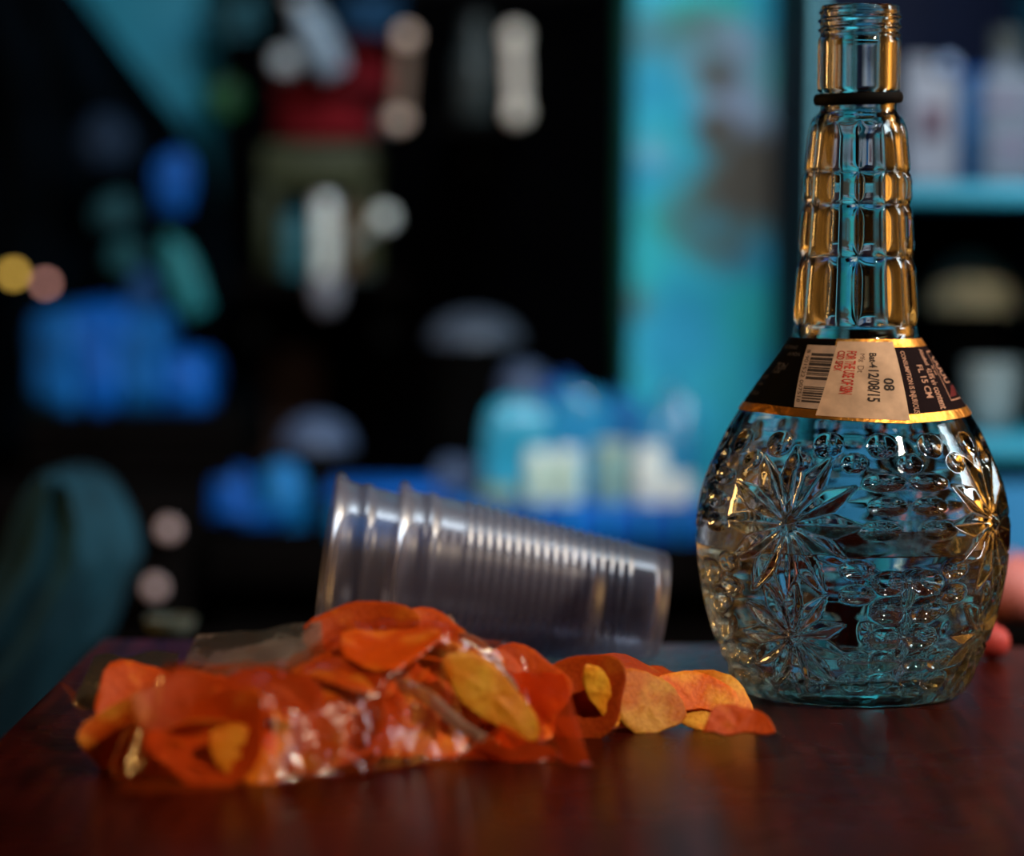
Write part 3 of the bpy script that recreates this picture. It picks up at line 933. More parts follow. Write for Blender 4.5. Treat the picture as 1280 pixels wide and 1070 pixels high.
loose_chip(2, 1, on_table(921, 934, 0.0058), (62, 0, 4), 'small broken chip lying alone in front of the bottle, nearest the viewer', half=True, scale=0.80, curv=0.12)
loose_chip(1, 2, on_table(890, 906, 0.0080), (40, 14, -10), 'chip with a pale grainy top leaning beside the foot of the bottle', scale=0.88, curv=-0.28)
loose_chip(0, 0, on_table(866, 908, 0.0075), (58, 8, 8), 'deep orange chip leaning against the front of the pale-topped chip', scale=0.80, curv=0.1, half=True)
loose_chip(1, 2, on_table(808, 913, 0.0095), (60, 22, 8), 'cream-yellow chip standing upright right of the bag mouth', scale=0.80, curv=0.10, asp_=0.9)
loose_chip(3, 1, P(768, 836, 1.16), (7, 3, 0), 'wide dark orange chip arching over the spilled ones beneath the cup', scale=1.12, curv=-0.20)
loose_chip(2, 3, on_table(750, 921, 0.0150), (85, 62, 20), 'small bright yellow chip standing on edge at the bag mouth', scale=0.80, curv=0.15, asp_=0.38)
loose_chip(0, 0, on_table(760, 905, 0.0075), (35, -10, 40), 'orange chip half hidden below the bright yellow one', scale=0.8, curv=0.25)
loose_chip(0, 1, on_table(722, 918, 0.0125), (62, -18, -6), 'large orange chip standing just right of the torn red flap', scale=0.95, curv=0.2)
loose_chip(1, 1, on_table(835, 893, 0.0075), (22, 12, -30), 'orange chip lying behind the cream-yellow upright one', scale=0.9, curv=0.25)

# ------------------------------------------------------------------ the plastic bag over the chips
zt = []
for o in chip_objs:
    M = Matrix.Translation(o.location) @ o.rotation_quaternion.to_matrix().to_4x4()
    for v in o.data.vertices:
        zt.append(M @ v.co)
zt = np.array([tuple(v) for v in zt])
def poly_at(pts, u):
    s = np.linspace(0, 1, len(pts))
    return np.stack([np.interp(u, s, [p[i] for p in pts]) for i in range(2)], axis=-1)
front = [T(178, 996), T(260, 992), T(340, 984), T(450, 970), T(560, 954), T(650, 952), T(722, 956)]
back = [T(92, 915), T(180, 909), T(300, 905), T(420, 903), T(540, 900), T(640, 895), T(705, 893)]
NU, NV = 130, 90
uu = np.linspace(0, 1, NU); vvv = np.linspace(0, 1, NV)
Fp = poly_at(front, uu); Bp = poly_at(back, uu)
XY = Fp[:, None] * (1 - vvv)[None, :, None] + Bp[:, None] * vvv[None, :, None]
Hh = np.zeros((NU, NV))
rad = 0.0055
for i in range(NU):
    near = zt[np.abs(zt[:, 0] - XY[i, :, 0].mean()) < 0.03]
    for j in range(NV):
        d2 = (near[:, 0] - XY[i, j, 0]) ** 2 + (near[:, 1] - XY[i, j, 1]) ** 2
        q = near[d2 < rad * rad]
        Hh[i, j] = (q[:, 2].max() - TABLE_Z) if len(q) else 0.0
def blur(a, n):
    for _ in range(n):
        a = np.pad(a, 1, mode='edge')
        a = (a[:-2, 1:-1] + a[2:, 1:-1] + a[1:-1, :-2] + a[1:-1, 2:] + 2 * a[1:-1, 1:-1]) / 6
    return a
Hs = np.maximum(blur(Hh, 4) * 0.97, blur(Hh, 14)) + 0.0012
edge = np.minimum(1, np.minimum(vvv * 9, (1 - vvv) * 7)) ** 0.6
end = np.minimum(1, uu * 9 + 0.05) ** 0.7
floor_h = 0.0012
Hs = floor_h + Hs * edge[None] * end[:, None]
for i in range(NU):
    for j in range(NV):
        p = Vector((XY[i, j, 0] * 70, XY[i, j, 1] * 70, 0))
        w = noise.ridged_multi_fractal(p, 0.9, 2.1, 3, 1.0, 2.0)
        Hs[i, j] += 0.0014 * (w - 1.0) * edge[j] * end[i]
        # the sealed left end lifts off the table at the back
        Hs[i, j] += 0.013 * max(0, 1 - uu[i] / 0.10) * smoothstep(0.3, 1.0, vvv[j])
Hs = np.maximum(Hs, floor_h)
M_FILM = film_mat('oily_clear_film', (1.0, 0.86, 0.74), (0.55, 0.10, 0.012), 0.14, rough=0.13, gloss=0.10, bump_scale=140, bump=0.6)
M_FOLD = film_mat('folded_white_film', (0.9, 0.75, 0.65), (0.62, 0.42, 0.34), 0.55, rough=0.2, gloss=1.0)
bc = T(420, 930)
bag = thing('snack_bag', 'crumpled clear plastic bag of orange chips lying open on the table, left of the bottle', 'bag', bc)
pts = np.concatenate([XY, (TABLE_Z + Hs)[..., None]], axis=-1) - np.array(bc)
fm = grid_mesh('film', pts)
bm = bmesh.new(); bm.from_mesh(fm); bm.verts.ensure_lookup_table()
gone = []
for i in range(NU):
    for j in range(NV):
        lim = 0.97 - 0.30 * smoothstep(0.15, 0.75, vvv[j]) + 0.03 * math.sin(vvv[j] * 23) + 0.02 * math.sin(vvv[j] * 57)
        if uu[i] > lim: gone.append(bm.verts[i * NV + j])
bmesh.ops.delete(bm, geom=gone, context='VERTS')
bm.to_mesh(fm); bm.free()
link('film', fm, M_FILM, bag)
low = np.concatenate([XY, np.full((NU, NV, 1), TABLE_Z + 0.0006)], axis=-1)[::6, ::6] - np.array(bc)
link('film_underside', grid_mesh('film_underside', low), M_FILM, bag)
# crimped seal at the left end
n = 40
seal = np.zeros((4, n, 3))
A = Vector(pts[0, 0]); B = Vector(pts[0, -1])
for j in range(n):
    t = j / (n - 1)
    q = pts[0, min(NV - 1, int(t * (NV - 1)))]
    for i in range(4):
        seal[i, j] = (q[0] - i * 0.0016, q[1] - i * 0.0004, q[2] + 0.0007 * math.sin(j * 1.9) * (i > 0) + i * 0.0011 * smoothstep(0.2, 1, t))
link('sealed_edge', grid_mesh('sealed_edge', seal), M_FILM, bag)

def ribbon(name, a, b, width, sag, m, n=24, twist=0.0, seed=0, label=None):
    """a fold of film: a narrow rolled strip between two points"""
    a = Vector(a) - bc; b = Vector(b) - bc
    prof = []
    pts_ = []
    for i in range(n):
        t = i / (n - 1)
        p = a.lerp(b, t) + Vector((0, 0, sag * math.sin(math.pi * t)))
        p += Vector((0.001 * math.sin(9 * t + seed), 0, 0.0012 * math.sin(13 * t + seed)))
        pts_.append(p)
    rad_ = [width * (0.35 + 0.65 * math.sin(math.pi * min(1, 0.12 + 0.8 * i / (n - 1)))) for i in range(n)]
    o = link(name, tube_mesh(name, pts_, rad_, 8), m, bag)
    if label: tag(o, label)
    return o
ribbon('film_fold', P(440, 822, 1.085), P(606, 928, 1.056), 0.0026, 0.002, M_FOLD, seed=1, label='pale rolled fold of the torn bag mouth')
ribbon('film_fold', P(556, 775, 1.115), P(650, 868, 1.085), 0.0020, 0.002, M_FOLD, seed=2)
ribbon('film_fold', P(165, 935, 1.05), P(235, 972, 1.03), 0.0020, 0.001, M_FOLD, seed=4)

# red-orange torn flap of the mouth hanging down to the table
M_FLAP = film_mat('orange_stained_film', (1.0, 0.42, 0.18), (0.70, 0.075, 0.008), 0.46, rough=0.2, gloss=0.8, bump=0.3)
def flap(name, c00, c10, c11, c01, m, seed, bulge=0.004, n=26):
    c = [Vector(v) - bc for v in (c00, c10, c11, c01)]
    g = np.zeros((n, n, 3))
    for i in range(n):
        for j in range(n):
            u, v = i / (n - 1), j / (n - 1)
            p = c[0] * (1 - u) * (1 - v) + c[1] * u * (1 - v) + c[2] * u * v + c[3] * (1 - u) * v
            w = noise.noise(Vector((u * 3.1 + seed, v * 2.3, seed)))
            p += Vector((0.001 * w, -bulge * math.sin(math.pi * u) * math.sin(math.pi * v) + 0.004 * w, 0.002 * w))
            p.z = max(p.z, TABLE_Z + 0.0012 - bc.z)
            g[i, j] = p
    return link(name, grid_mesh(name, g), m, bag)
flap('torn_flap', P(634, 838, 1.10), P(704, 842, 1.10), P(743, 968, 1.0525), P(712, 960, 1.056), M_FLAP, 1.0)
flap('torn_flap', P(392, 782, 1.115), P(470, 772, 1.12), P(560, 790, 1.11), P(430, 830, 1.09), M_FLAP, 5.0)
flap('torn_flap', P(560, 955, 1.066), P(625, 905, 1.072), P(712, 950, 1.060), P(650, 957, 1.062), M_FLAP, 9.0)

M_CREST = film_mat('grey_film_sheen', (0.86, 0.84, 0.80), (0.40, 0.38, 0.35), 0.50, rough=0.25, gloss=0.8, bump=0.4)  # grey haze paints the sheen on the lifted clear film
flap('film_crest', P(215, 862, 1.09), P(415, 842, 1.09), P(400, 778, 1.10), P(245, 796, 1.10), M_CREST, 3.0)
flap('film_crest', P(90, 880, 1.10), P(200, 905, 1.08), P(225, 815, 1.11), P(118, 820, 1.12), M_CREST, 7.0)

# long golden chip caught in the mouth of the bag, and the heap's showing chips
def held_chip(kind, m, loc, rot, label, **kw):
    me = chip_mesh(kind, **kw); me.materials.append(M_CHIP[m])
    o = link('potato_chip', me); o.location = loc; o.rotation_euler = [math.radians(a) for a in rot]
    return tag(o, label, 'chip', 'chips showing in the mouth of the bag')
held_chip(2, 3, P(612, 868, 1.076), (72, 42, 5), 'long golden chip sticking out diagonally in the middle of the bag mouth', scale=1.35, curv=0.10, asp_=0.40)
held_chip(0, 1, P(455, 806, 1.10), (58, -8, 5), 'broad orange chip at the top of the heap left of the cup', scale=1.0, curv=0.2)
held_chip(3, 1, P(530, 806, 1.105), (55, 12, 0), 'orange chip on top of the heap in front of the cup rim', scale=0.9, curv=0.3)
held_chip(2, 0, P(555, 862, 1.085), (60, 30, 10), 'small orange chip in the shadow between the two pale folds', scale=0.7)
held_chip(2, 3, P(304, 946, 1.021), (64, 42, 0), 'golden chip pressed against the front of the bag near its left end', scale=0.85, curv=0.1, asp_=0.6)
held_chip(0, 0, P(163, 922, 1.050), (66, -20, -8), 'orange chip in the pinched left tip of the bag', scale=0.8)
held_chip(1, 1, P(178, 880, 1.085), (48, 14, 0), 'deep orange chip high in the left end of the bag', scale=1.0)
held_chip(3, 0, P(196, 945, 1.030), (66, -30, 0), 'orange chip at the lower left corner of the bag', scale=0.85)

# ------------------------------------------------------------------ two nested plastic cups lying on their side
M_CUP = film_mat('hazy_clear_plastic', (0.90, 0.91, 0.95), (0.42, 0.40, 0.54), 0.13, rough=0.32, gloss=0.6, bump=0.0)
def cup(name, label, mouth_at, axis_yaw, shift):
    Lc, rb, rm = 0.110, 0.0215, 0.0355
    prof = []
    # outside from the base centre up to the rim, then back down inside
    out = [(0.0, 0.003), (rb * 0.75, 0.0025), (rb * 0.85, 0.0), (rb - 0.0008, 0.0), (rb, 0.001)]
    nr = 46
    for i in range(nr * 2):
        t = (i + 1) / (nr * 2)
        zc = 0.004 + t * 0.088
        r = rb + (rm - 0.002 - rb) * (zc / Lc)
        out.append((r + (0.0008 if i % 4 < 2 else -0.0001) * (1 if 0.12 < t < 0.9 else 0), zc))
    for (dr, zc) in ((-0.0003, 0.0945), (0.0008, 0.0955), (0.0008, 0.098), (-0.0002, 0.099), (-0.0002, 0.1045)):
        out.append((rb + (rm - 0.002 - rb) * (zc / Lc) + dr, zc))
    out += [(rm - 0.0015, 0.106), (rm, 0.1072), (rm + 0.0004, 0.1085), (rm, 0.1097), (rm - 0.001, 0.110), (rm - 0.0018, 0.1095)]
    inn = [(r - 0.0006, zc + 0.0004) for (r, zc) in reversed(out[5:-6])]
    prof = out + inn + [(rb - 0.002, 0.0035), (0.0, 0.0038)]
    me = lathe(name, prof, 72, True, 1.2)
    o = link(name, me, M_CUP)
    half_angle = math.atan((rm + 0.0004 - rb) / Lc)
    # axis points from base to mouth: towards -X, tilted up so that the side rests on the table
    ax = Vector((-math.cos(axis_yaw) * math.cos(half_angle), math.sin(axis_yaw) * math.cos(half_angle), math.sin(half_angle)))
    zq = ax; xq = Vector((0, 0, 1)).cross(zq).normalized(); yq = zq.cross(xq)
    M = Matrix((xq, yq, zq)).transposed().to_4x4()
    base_c = Vector(mouth_at) + Vector((0, 0, rb * math.cos(half_angle) + 0.0016)) + ax * shift
    o.matrix_world = Matrix.Translation(base_c) @ M
    return tag(o, label, 'cup', 'plastic cups lying behind the bag')
cb = T(826, 829)
cup('plastic_cup', 'ribbed clear plastic cup lying on its side behind the chips, its base towards the bottle', cb, math.radians(-4), 0.0)
cup('plastic_cup', 'second clear cup nested inside the first, only its rim sticking out at the left', cb, math.radians(-4), 0.0255)

# ------------------------------------------------------------------ the blurred kitchen behind
M_BLUE = plain('royal_blue_plastic', (0.001, 0.056, 0.25), 0.5, spec=0.12, scale=14, var=0.35)
M_BLUE2 = plain('azure_plastic', (0.002, 0.10, 0.27), 0.5, spec=0.15, scale=14, var=0.3)
M_CYAN = plain('cyan_wrap', (0.02, 0.27, 0.42), 0.35, spec=0.5, scale=16, var=0.25)
M_SKY = plain('sky_blue_wrap', (0.02, 0.22, 0.42), 0.25, spec=0.7, scale=20, var=0.3, bump=0.4)
M_TEAL = plain('dull_teal_cloth', (0.0035, 0.020, 0.030), 0.8, spec=0.1, scale=14, var=0.9)  # mottling and dark base paint the sack's highlights and corner darkening
M_TEAL2 = plain('teal_plastic', (0.010, 0.13, 0.15), 0.5, scale=12)
M_WHITE = plain('off_white_plastic', (0.60, 0.64, 0.62), 0.4, scale=20, var=0.12)
M_CREAM = plain('pale_jar_plastic', (0.40, 0.50, 0.42), 0.35, scale=30, var=0.3)
M_STEEL = plain('brushed_steel', (0.55, 0.58, 0.62), 0.35, metal=0.7, scale=40)
M_LID = plain('grey_blue_lid_highlight', (0.055, 0.07, 0.10), 0.4, scale=20)  # grey stands in for the highlight on a dark pot
M_RED2 = plain('maroon_cloth', (0.12, 0.004, 0.008), 0.8, spec=0.1, scale=14, var=0.4)
M_OLIVE = plain('olive_paint', (0.030, 0.034, 0.014), 0.6, scale=14, var=0.25)
M_BROWN = plain('dark_clay', (0.028, 0.012, 0.008), 0.8, scale=14, var=0.4)
M_POT = plain('blackened_metal', (0.002, 0.0018, 0.0018), 0.8, spec=0.02, scale=14)
M_TAN2 = plain('pale_wood', (0.42, 0.27, 0.20), 0.6, scale=30, var=0.2)
M_GREEN2 = plain('dark_green_plastic', (0.006, 0.055, 0.016), 0.5, scale=14)
M_LAV = plain('lavender_grey_plastic', (0.05, 0.075, 0.14), 0.45, scale=14)
M_JUG = plain('cloudy_white_plastic', (0.16, 0.165, 0.20), 0.45, scale=20, var=0.12)
M_DIM = plain('dim_grey_glass', (0.022, 0.030, 0.032), 0.4, scale=20)
M_ONION = plain('salmon_onion_skin', (0.42, 0.12, 0.10), 0.5, scale=25, var=0.25)
M_ONION2 = plain('red_onion_skin', (0.45, 0.055, 0.05), 0.45, scale=25, var=0.25)

def jar(name, label, cat, px, ytop, ybase, wpx, Y, mb, ml, neck=0.75, lid_h=0.14, group=None, shoulder=0.8, z=None):
    b = P(px, ybase, Y)
    if z is not None: b.z = z
    h = P(px, ytop, Y).z - b.z
    r = sz(wpx, Y) / 2
    t = thing(name, label, cat, b, group=group)
    link('body', lathe('body', [(0, 0), (r * 0.92, 0), (r, h * 0.03), (r, h * shoulder * 0.92), (r * (0.5 + neck / 2), h * (shoulder + 0.03)), (r * neck, h * (1 - lid_h)), (0, h * (1 - lid_h))], 32), mb, t)
    link('lid', lathe('lid', [(0, h * (1 - lid_h)), (r * neck * 1.12, h * (1 - lid_h)), (r * neck * 1.12, h * 0.985), (r * neck * 1.0, h), (0, h)], 32), ml, t)
    return t

def bundle(name, label, cat, px, ytop, ybase, wpx, Y, m, seed, depth=0.8, group=None, z=None, **kw):
    b = P(px, ybase, Y)
    if z is not None: b.z = z
    h = P(px, ytop, Y).z - b.z
    w = sz(wpx, Y)
    o = link(name, bundle_mesh(name, (w, w * depth, h), seed, **kw), m, loc=b)
    return tag(o, label, cat, group)

def bowl_profile(r, h, t):
    out = [(0, 0), (r * 0.45, 0), (r * 0.5, h * 0.06)]
    for k in range(1, 9):
        a = math.pi / 2 * k / 8
        out.append((r * (0.5 + 0.5 * math.sin(a)), h * (0.06 + 0.94 * (1 - math.cos(a)))))
    out += [(r * 1.04, h), (r * 1.04, h + t), (r - t, h + t)]
    for k in range(8, 0, -1):
        a = math.pi / 2 * k / 8
        out.append(((r * (0.5 + 0.5 * math.sin(a))) - t, h * (0.06 + 0.94 * (1 - math.cos(a))) + t))
    out += [(r * 0.4, h * 0.06 + t), (0, h * 0.06 + t)]
    return out

def bowl(name, label, px, ytop, ybase, wpx, Y, m, group=None, inverted=False, z=None, cat='bowl'):
    b = P(px, ybase, Y)
    if z is not None: b.z = z
    h = P(px, ytop, Y).z - b.z
    r = sz(wpx, Y) / 2
    o = link(name, lathe(name, bowl_profile(r, h * 0.93, h * 0.07), 40), m, loc=b)
    if inverted:
        o.rotation_euler = (math.pi, 0, 0); o.location = b + Vector((0, 0, h))
    return tag(o, label, cat, group)

def lidded_pot(label, px, ylid, yrim, ybase, wpx, Y, m_pot, m_lid, z=None, name='cooking_pot'):
    b = P(px, ybase, Y)
    if z is not None: b.z = z
    hr = P(px, yrim, Y).z - b.z; hl = P(px, ylid, Y).z - b.z - hr
    r = sz(wpx, Y) / 2
    t = thing(name, label, 'pot', b)
    link('body', lathe('body', [(0, 0), (r * 0.9, 0), (r * 0.97, hr * 0.06), (r, hr * 0.5), (r * 0.98, hr * 0.97), (r * 1.05, hr), (0, hr)], 40), m_pot, t)
    pr_ = [(0, hr)] + [(r * 1.03, hr), (r * 1.03, hr + hl * 0.06)]
    for k in range(1, 9):
        a = math.pi / 2 * k / 8
        pr_.append((r * math.cos(a) if k < 8 else 0, hr + hl * (0.06 + 0.84 * math.sin(a))))
    link('lid', lathe('lid', pr_, 40), m_lid, t)
    link('lid_knob', lathe('lid_knob', [(0, hr + hl * 0.85), (r * 0.07, hr + hl * 0.88), (r * 0.12, hr + hl * 0.97), (r * 0.08, hr + hl * 1.05), (0, hr + hl * 1.06)], 16), m_pot, t)
    return t

# kitchen counter along the back: slab, front boards, legs
CZ = 0.722
cl = P(262, 640, 2.15); cr = P(905, 640, 2.15)
CX0, CX1 = cl.x - 0.004, cr.x + 0.02
counter = thing('kitchen_counter', 'long dark kitchen counter crowded with blue goods behind the table', 'counter', ((CX0 + CX1) / 2, 2.15, 0))
w = CX1 - CX0
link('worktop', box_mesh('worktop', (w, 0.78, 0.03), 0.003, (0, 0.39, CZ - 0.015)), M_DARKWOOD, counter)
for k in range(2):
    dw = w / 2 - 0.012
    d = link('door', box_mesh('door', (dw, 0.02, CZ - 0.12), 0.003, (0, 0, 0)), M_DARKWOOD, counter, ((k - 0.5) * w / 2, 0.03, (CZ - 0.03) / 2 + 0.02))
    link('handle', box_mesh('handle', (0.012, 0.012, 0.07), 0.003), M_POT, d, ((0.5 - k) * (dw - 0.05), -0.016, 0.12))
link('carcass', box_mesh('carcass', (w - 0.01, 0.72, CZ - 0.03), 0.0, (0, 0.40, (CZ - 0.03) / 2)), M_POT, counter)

# low dark cabinet at the far left, with pale drawer knobs
k0 = P(-70, 700, 2.12); k1 = P(228, 700, 2.12)
KZ = 0.748
cab = thing('drawer_cabinet', 'near-black drawer cabinet at the far left under the blue bundle', 'cabinet', ((k0.x + k1.x) / 2, 2.12, 0))
kw_ = k1.x - k0.x
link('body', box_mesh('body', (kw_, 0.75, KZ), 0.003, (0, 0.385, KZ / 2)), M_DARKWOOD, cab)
for (py, hgt) in ((662, 0.032), (735, 0.034)):
    q = P(210 if py == 662 else 193, py, 2.10)
    d = link('drawer', box_mesh('drawer', (kw_ * 0.94, 0.02, hgt), 0.003), M_DARKWOOD, cab, (0, 0.0, q.z))
    kn = link('knob', lathe('knob', [(0, 0), (0.004, 0), (0.003, 0.004), (0.0055, 0.006), (0.006, 0.009), (0.0045, 0.012), (0, 0.013)], 20), plain('pale_pink_knob', (0.46, 0.33, 0.32), 0.4), d, (q.x - cab.location.x, -0.01, 0), (math.pi / 2, 0, 0))
    tag(kn, 'pale pink knob')

# ---- blue tray and the goods on it (right of centre)
TZ = 0.746
t0 = P(548, 660, 2.15); t1 = P(884, 660, 2.15)
tray = thing('plastic_tray', 'bright blue plastic tray along the counter edge left of the bottle', 'tray', ((t0.x + t1.x) / 2, 2.27, CZ))
tw = t1.x - t0.x
link('tray_floor', box_mesh('tray_floor', (tw, 0.23, 0.02), 0.004, (0, 0, 0.010)), M_BLUE2, tray)
for sy in (-1, 1): link('rim', box_mesh('rim', (tw, 0.010, 0.026), 0.004, (0, sy * 0.113, 0.013)), M_BLUE, tray)
for sx in (-1, 1): link('rim', box_mesh('rim', (0.010, 0.23, 0.026), 0.004, (sx * (tw / 2 - 0.005), 0, 0.013)), M_BLUE, tray)
for k in range(7): link('rib', box_mesh('rib', (0.006, 0.004, 0.024), 0.001, ((k - 3) * tw / 7.5, -0.119, 0.013)), M_BLUE2, tray)
FZ = CZ + 0.0205
u0 = P(412, 665, 2.17); u1 = P(540, 665, 2.17)
box_tray = thing('plastic_tray', 'small bright blue tray seen through the rim of the nested cups', 'tray', ((u0.x + u1.x) / 2, 2.20, CZ))
link('tray_floor', box_mesh('tray_floor', (u1.x - u0.x, 0.10, 0.028), 0.005, (0, 0, 0.014)), M_BLUE2, box_tray)
link('rim', box_mesh('rim', (u1.x - u0.x + 0.006, 0.108, 0.008), 0.003, (0, 0, 0.030)), M_BLUE, box_tray)

bundle('wrapped_packet', 'cyan plastic-wrapped packet, leftmost of the goods on the blue tray', 'packet', 645, 496, 615, 92, 2.27, M_CYAN, 2, z=FZ, lump=0.10, pleats=5, square=4.0, depth=0.7)
bundle('wrapped_packet', 'tall sky-blue wrapped packet between the cyan one and the pillar', 'packet', 722, 480, 615, 84, 2.31, M_SKY, 3, z=FZ, lump=0.14, pleats=6, square=3.0, depth=0.6)
bundle('wrapped_packet', 'mid-blue crinkled packet against the foot of the pillar', 'packet', 782, 486, 615, 72, 2.325, M_BLUE2, 4, z=FZ, lump=0.2, pleats=8, square=2.6, depth=0.6)
bundle('plastic_bag', 'crinkled pale-blue plastic bag with a bright gleam beside the bottle', 'bag', 838, 476, 615, 92, 2.30, M_SKY, 5, z=FZ, lump=0.28, pleats=9, pleat_amp=0.12, pinch=0.45, depth=0.6)
bundle('plastic_bag', 'small dark royal-blue bag on top of the blue packets', 'bag', 700, 468, 520, 75, 2.37, M_BLUE, 6, lump=0.25, pleats=7, z=FZ, depth=0.4)
jar('small_jar', 'left of the two pale green jars in the front row on the tray', 'jar', 672, 562, 615, 34, 2.19, M_CREAM, M_WHITE, neck=0.8, z=FZ)
jar('small_jar', 'right of the two pale green jars in the front row on the tray', 'jar', 708, 560, 618, 34, 2.19, M_CREAM, M_WHITE, neck=0.8, z=FZ)
jar('small_jar', 'pale grey-green jar in the middle of the tray', 'jar', 764, 552, 618, 50, 2.20, plain('grey_green_plastic', (0.18, 0.31, 0.30), 0.4, scale=20, var=0.25), M_CREAM, neck=0.8, z=FZ)
jar('small_jar', 'brightest white jar on the tray, near the bottle', 'jar', 812, 556, 622, 40, 2.19, M_WHITE, M_WHITE, neck=0.75, z=FZ)
bowl('small_bowl', 'white bowl at the right end of the tray beside the bottle', 845, 594, 626, 42, 2.185, M_WHITE, z=FZ)
bowl('small_bowl', 'upturned grey-blue bowl topping the packets beside the dark pot', 655, 456, 500, 66, 2.42, M_LAV, inverted=True, z=FZ + 0.055)
bundle('wrapped_packet', 'tall dark blue packet standing behind the cyan one under the grey-blue bowl', 'packet', 655, 500, 615, 70, 2.42, M_BLUE, 21, z=FZ, lump=0.1, square=4, depth=0.6)
bundle('folded_cloth', 'flat blue-grey folded cloth lying left of the cyan packet', 'cloth', 580, 572, 640, 95, 2.33, M_LAV, 8, lump=0.15, pleats=4, square=3, z=CZ)
bundle('folded_cloth', 'low olive-green folded cloth between tray and cup', 'cloth', 622, 606, 630, 60, 2.19, plain('dull_green_cloth', (0.10, 0.14, 0.09), 0.7), 9, lump=0.15, square=3, z=FZ)

# ---- dark pots
lidded_pot('big blackened pot whose domed lid is coloured grey as a highlight, in the dark middle of the counter', 592, 386, 428, 600, 116, 2.52, M_POT, M_LID, z=CZ)  # lid colour paints the highlight on top of the pot
lidded_pot('low black pot whose domed lid is coloured bluish as a highlight, left of the cups', 396, 514, 560, 640, 92, 2.36, M_POT, M_LAV, z=CZ)  # bluish lid colour is a painted highlight
jar('clay_jar', 'dim brown clay jar in the shadow behind the low black pot', 'jar', 352, 398, 600, 100, 2.66, M_BROWN, M_BROWN, neck=0.6, z=CZ)

# ---- blue bowls and lids left of centre
G = 'blue bowls on the left of the counter'
bowl('small_bowl', 'royal-blue bowl at the front left edge of the counter', 318, 640, 686, 92, 2.22, M_BLUE, G, z=CZ)
bowl('small_bowl', 'upturned royal-blue bowl behind the front-left blue bowl', 288, 585, 640, 74, 2.34, M_BLUE, G, inverted=True, z=CZ)
bowl('small_bowl', 'upturned mid-blue bowl in front of the low black pot', 352, 578, 640, 70, 2.27, M_BLUE2, G, inverted=True, z=CZ)
bundle('plastic_bag', 'dim teal-grey plastic bag at the left end of the counter', 'bag', 262, 515, 640, 84, 2.48, plain('teal_grey_plastic', (0.03, 0.06, 0.062), 0.5), 12, z=CZ, lump=0.2)
bundle('plastic_bag', 'dark blue plastic bag between the low pot and the cups', 'bag', 440, 600, 690, 90, 2.24, plain('dark_blue_plastic', (0.004, 0.05, 0.16), 0.5), 13, z=CZ, lump=0.25)

# ---- blue bundle on a dark crate, far left
b0 = P(40, 515, 2.36); b1 = P(300, 515, 2.36)
crate = thing('wooden_crate', 'near-black wooden crate carrying the blue bundle at the far left', 'crate', ((b0.x + b1.x) / 2, 2.42, KZ))
ch = b0.z - KZ
for k in range(3):
    for sy in (-1, 1):
        link('slat', box_mesh('slat', (b1.x - b0.x, 0.012, ch * 0.27), 0.001, (0, sy * 0.09, ch * (0.18 + 0.32 * k))), M_DARKWOOD, crate)
link('crate_floor', box_mesh('crate_floor', (b1.x - b0.x, 0.17, ch - 0.004), 0.002, (0, 0, ch / 2 + 0.001)), M_POT, crate)
for (px, wq, sd, lab_) in ((88, 104, 31, 'left third of'), (160, 92, 32, 'middle third of'), (226, 100, 33, 'right end of')):
    pass
bund = thing('tarpaulin_bundle', 'bright royal-blue folded tarpaulin lying in thick pleats at the far left', 'tarpaulin', P(155, 515, 2.40))
for k, (px, yt_, wq) in enumerate(((82, 380, 84), (132, 374, 80), (180, 384, 78), (232, 436, 82))):
    q = P(px, 515, 2.40)
    h_ = P(px, yt_, 2.40).z - q.z
    link('fold', bundle_mesh('fold', (sz(wq, 2.4), 0.11, h_), 40 + k, lump=0.10, pleats=4, pleat_amp=0.05, square=4.5, flat=0.1), M_BLUE if k % 2 else plain('blue_tarpaulin', (0.002, 0.062, 0.21), 0.6, spec=0.1, scale=14, var=0.45), bund, Vector((q.x, q.y, q.z)) - bund.location)

# ---- dark sloping tarpaulin sheet in front of the left pillar
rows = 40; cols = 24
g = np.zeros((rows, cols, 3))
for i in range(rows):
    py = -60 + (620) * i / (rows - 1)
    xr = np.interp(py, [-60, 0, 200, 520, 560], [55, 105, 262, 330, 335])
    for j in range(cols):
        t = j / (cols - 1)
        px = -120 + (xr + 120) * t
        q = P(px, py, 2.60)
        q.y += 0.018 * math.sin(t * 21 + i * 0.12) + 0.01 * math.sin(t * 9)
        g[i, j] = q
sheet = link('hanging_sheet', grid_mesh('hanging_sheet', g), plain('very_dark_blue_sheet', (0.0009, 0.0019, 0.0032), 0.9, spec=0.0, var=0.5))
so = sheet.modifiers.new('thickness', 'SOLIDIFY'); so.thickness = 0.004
tag(sheet, 'very dark sheet hanging with a sloping edge across the left turquoise pillar', 'sheet')
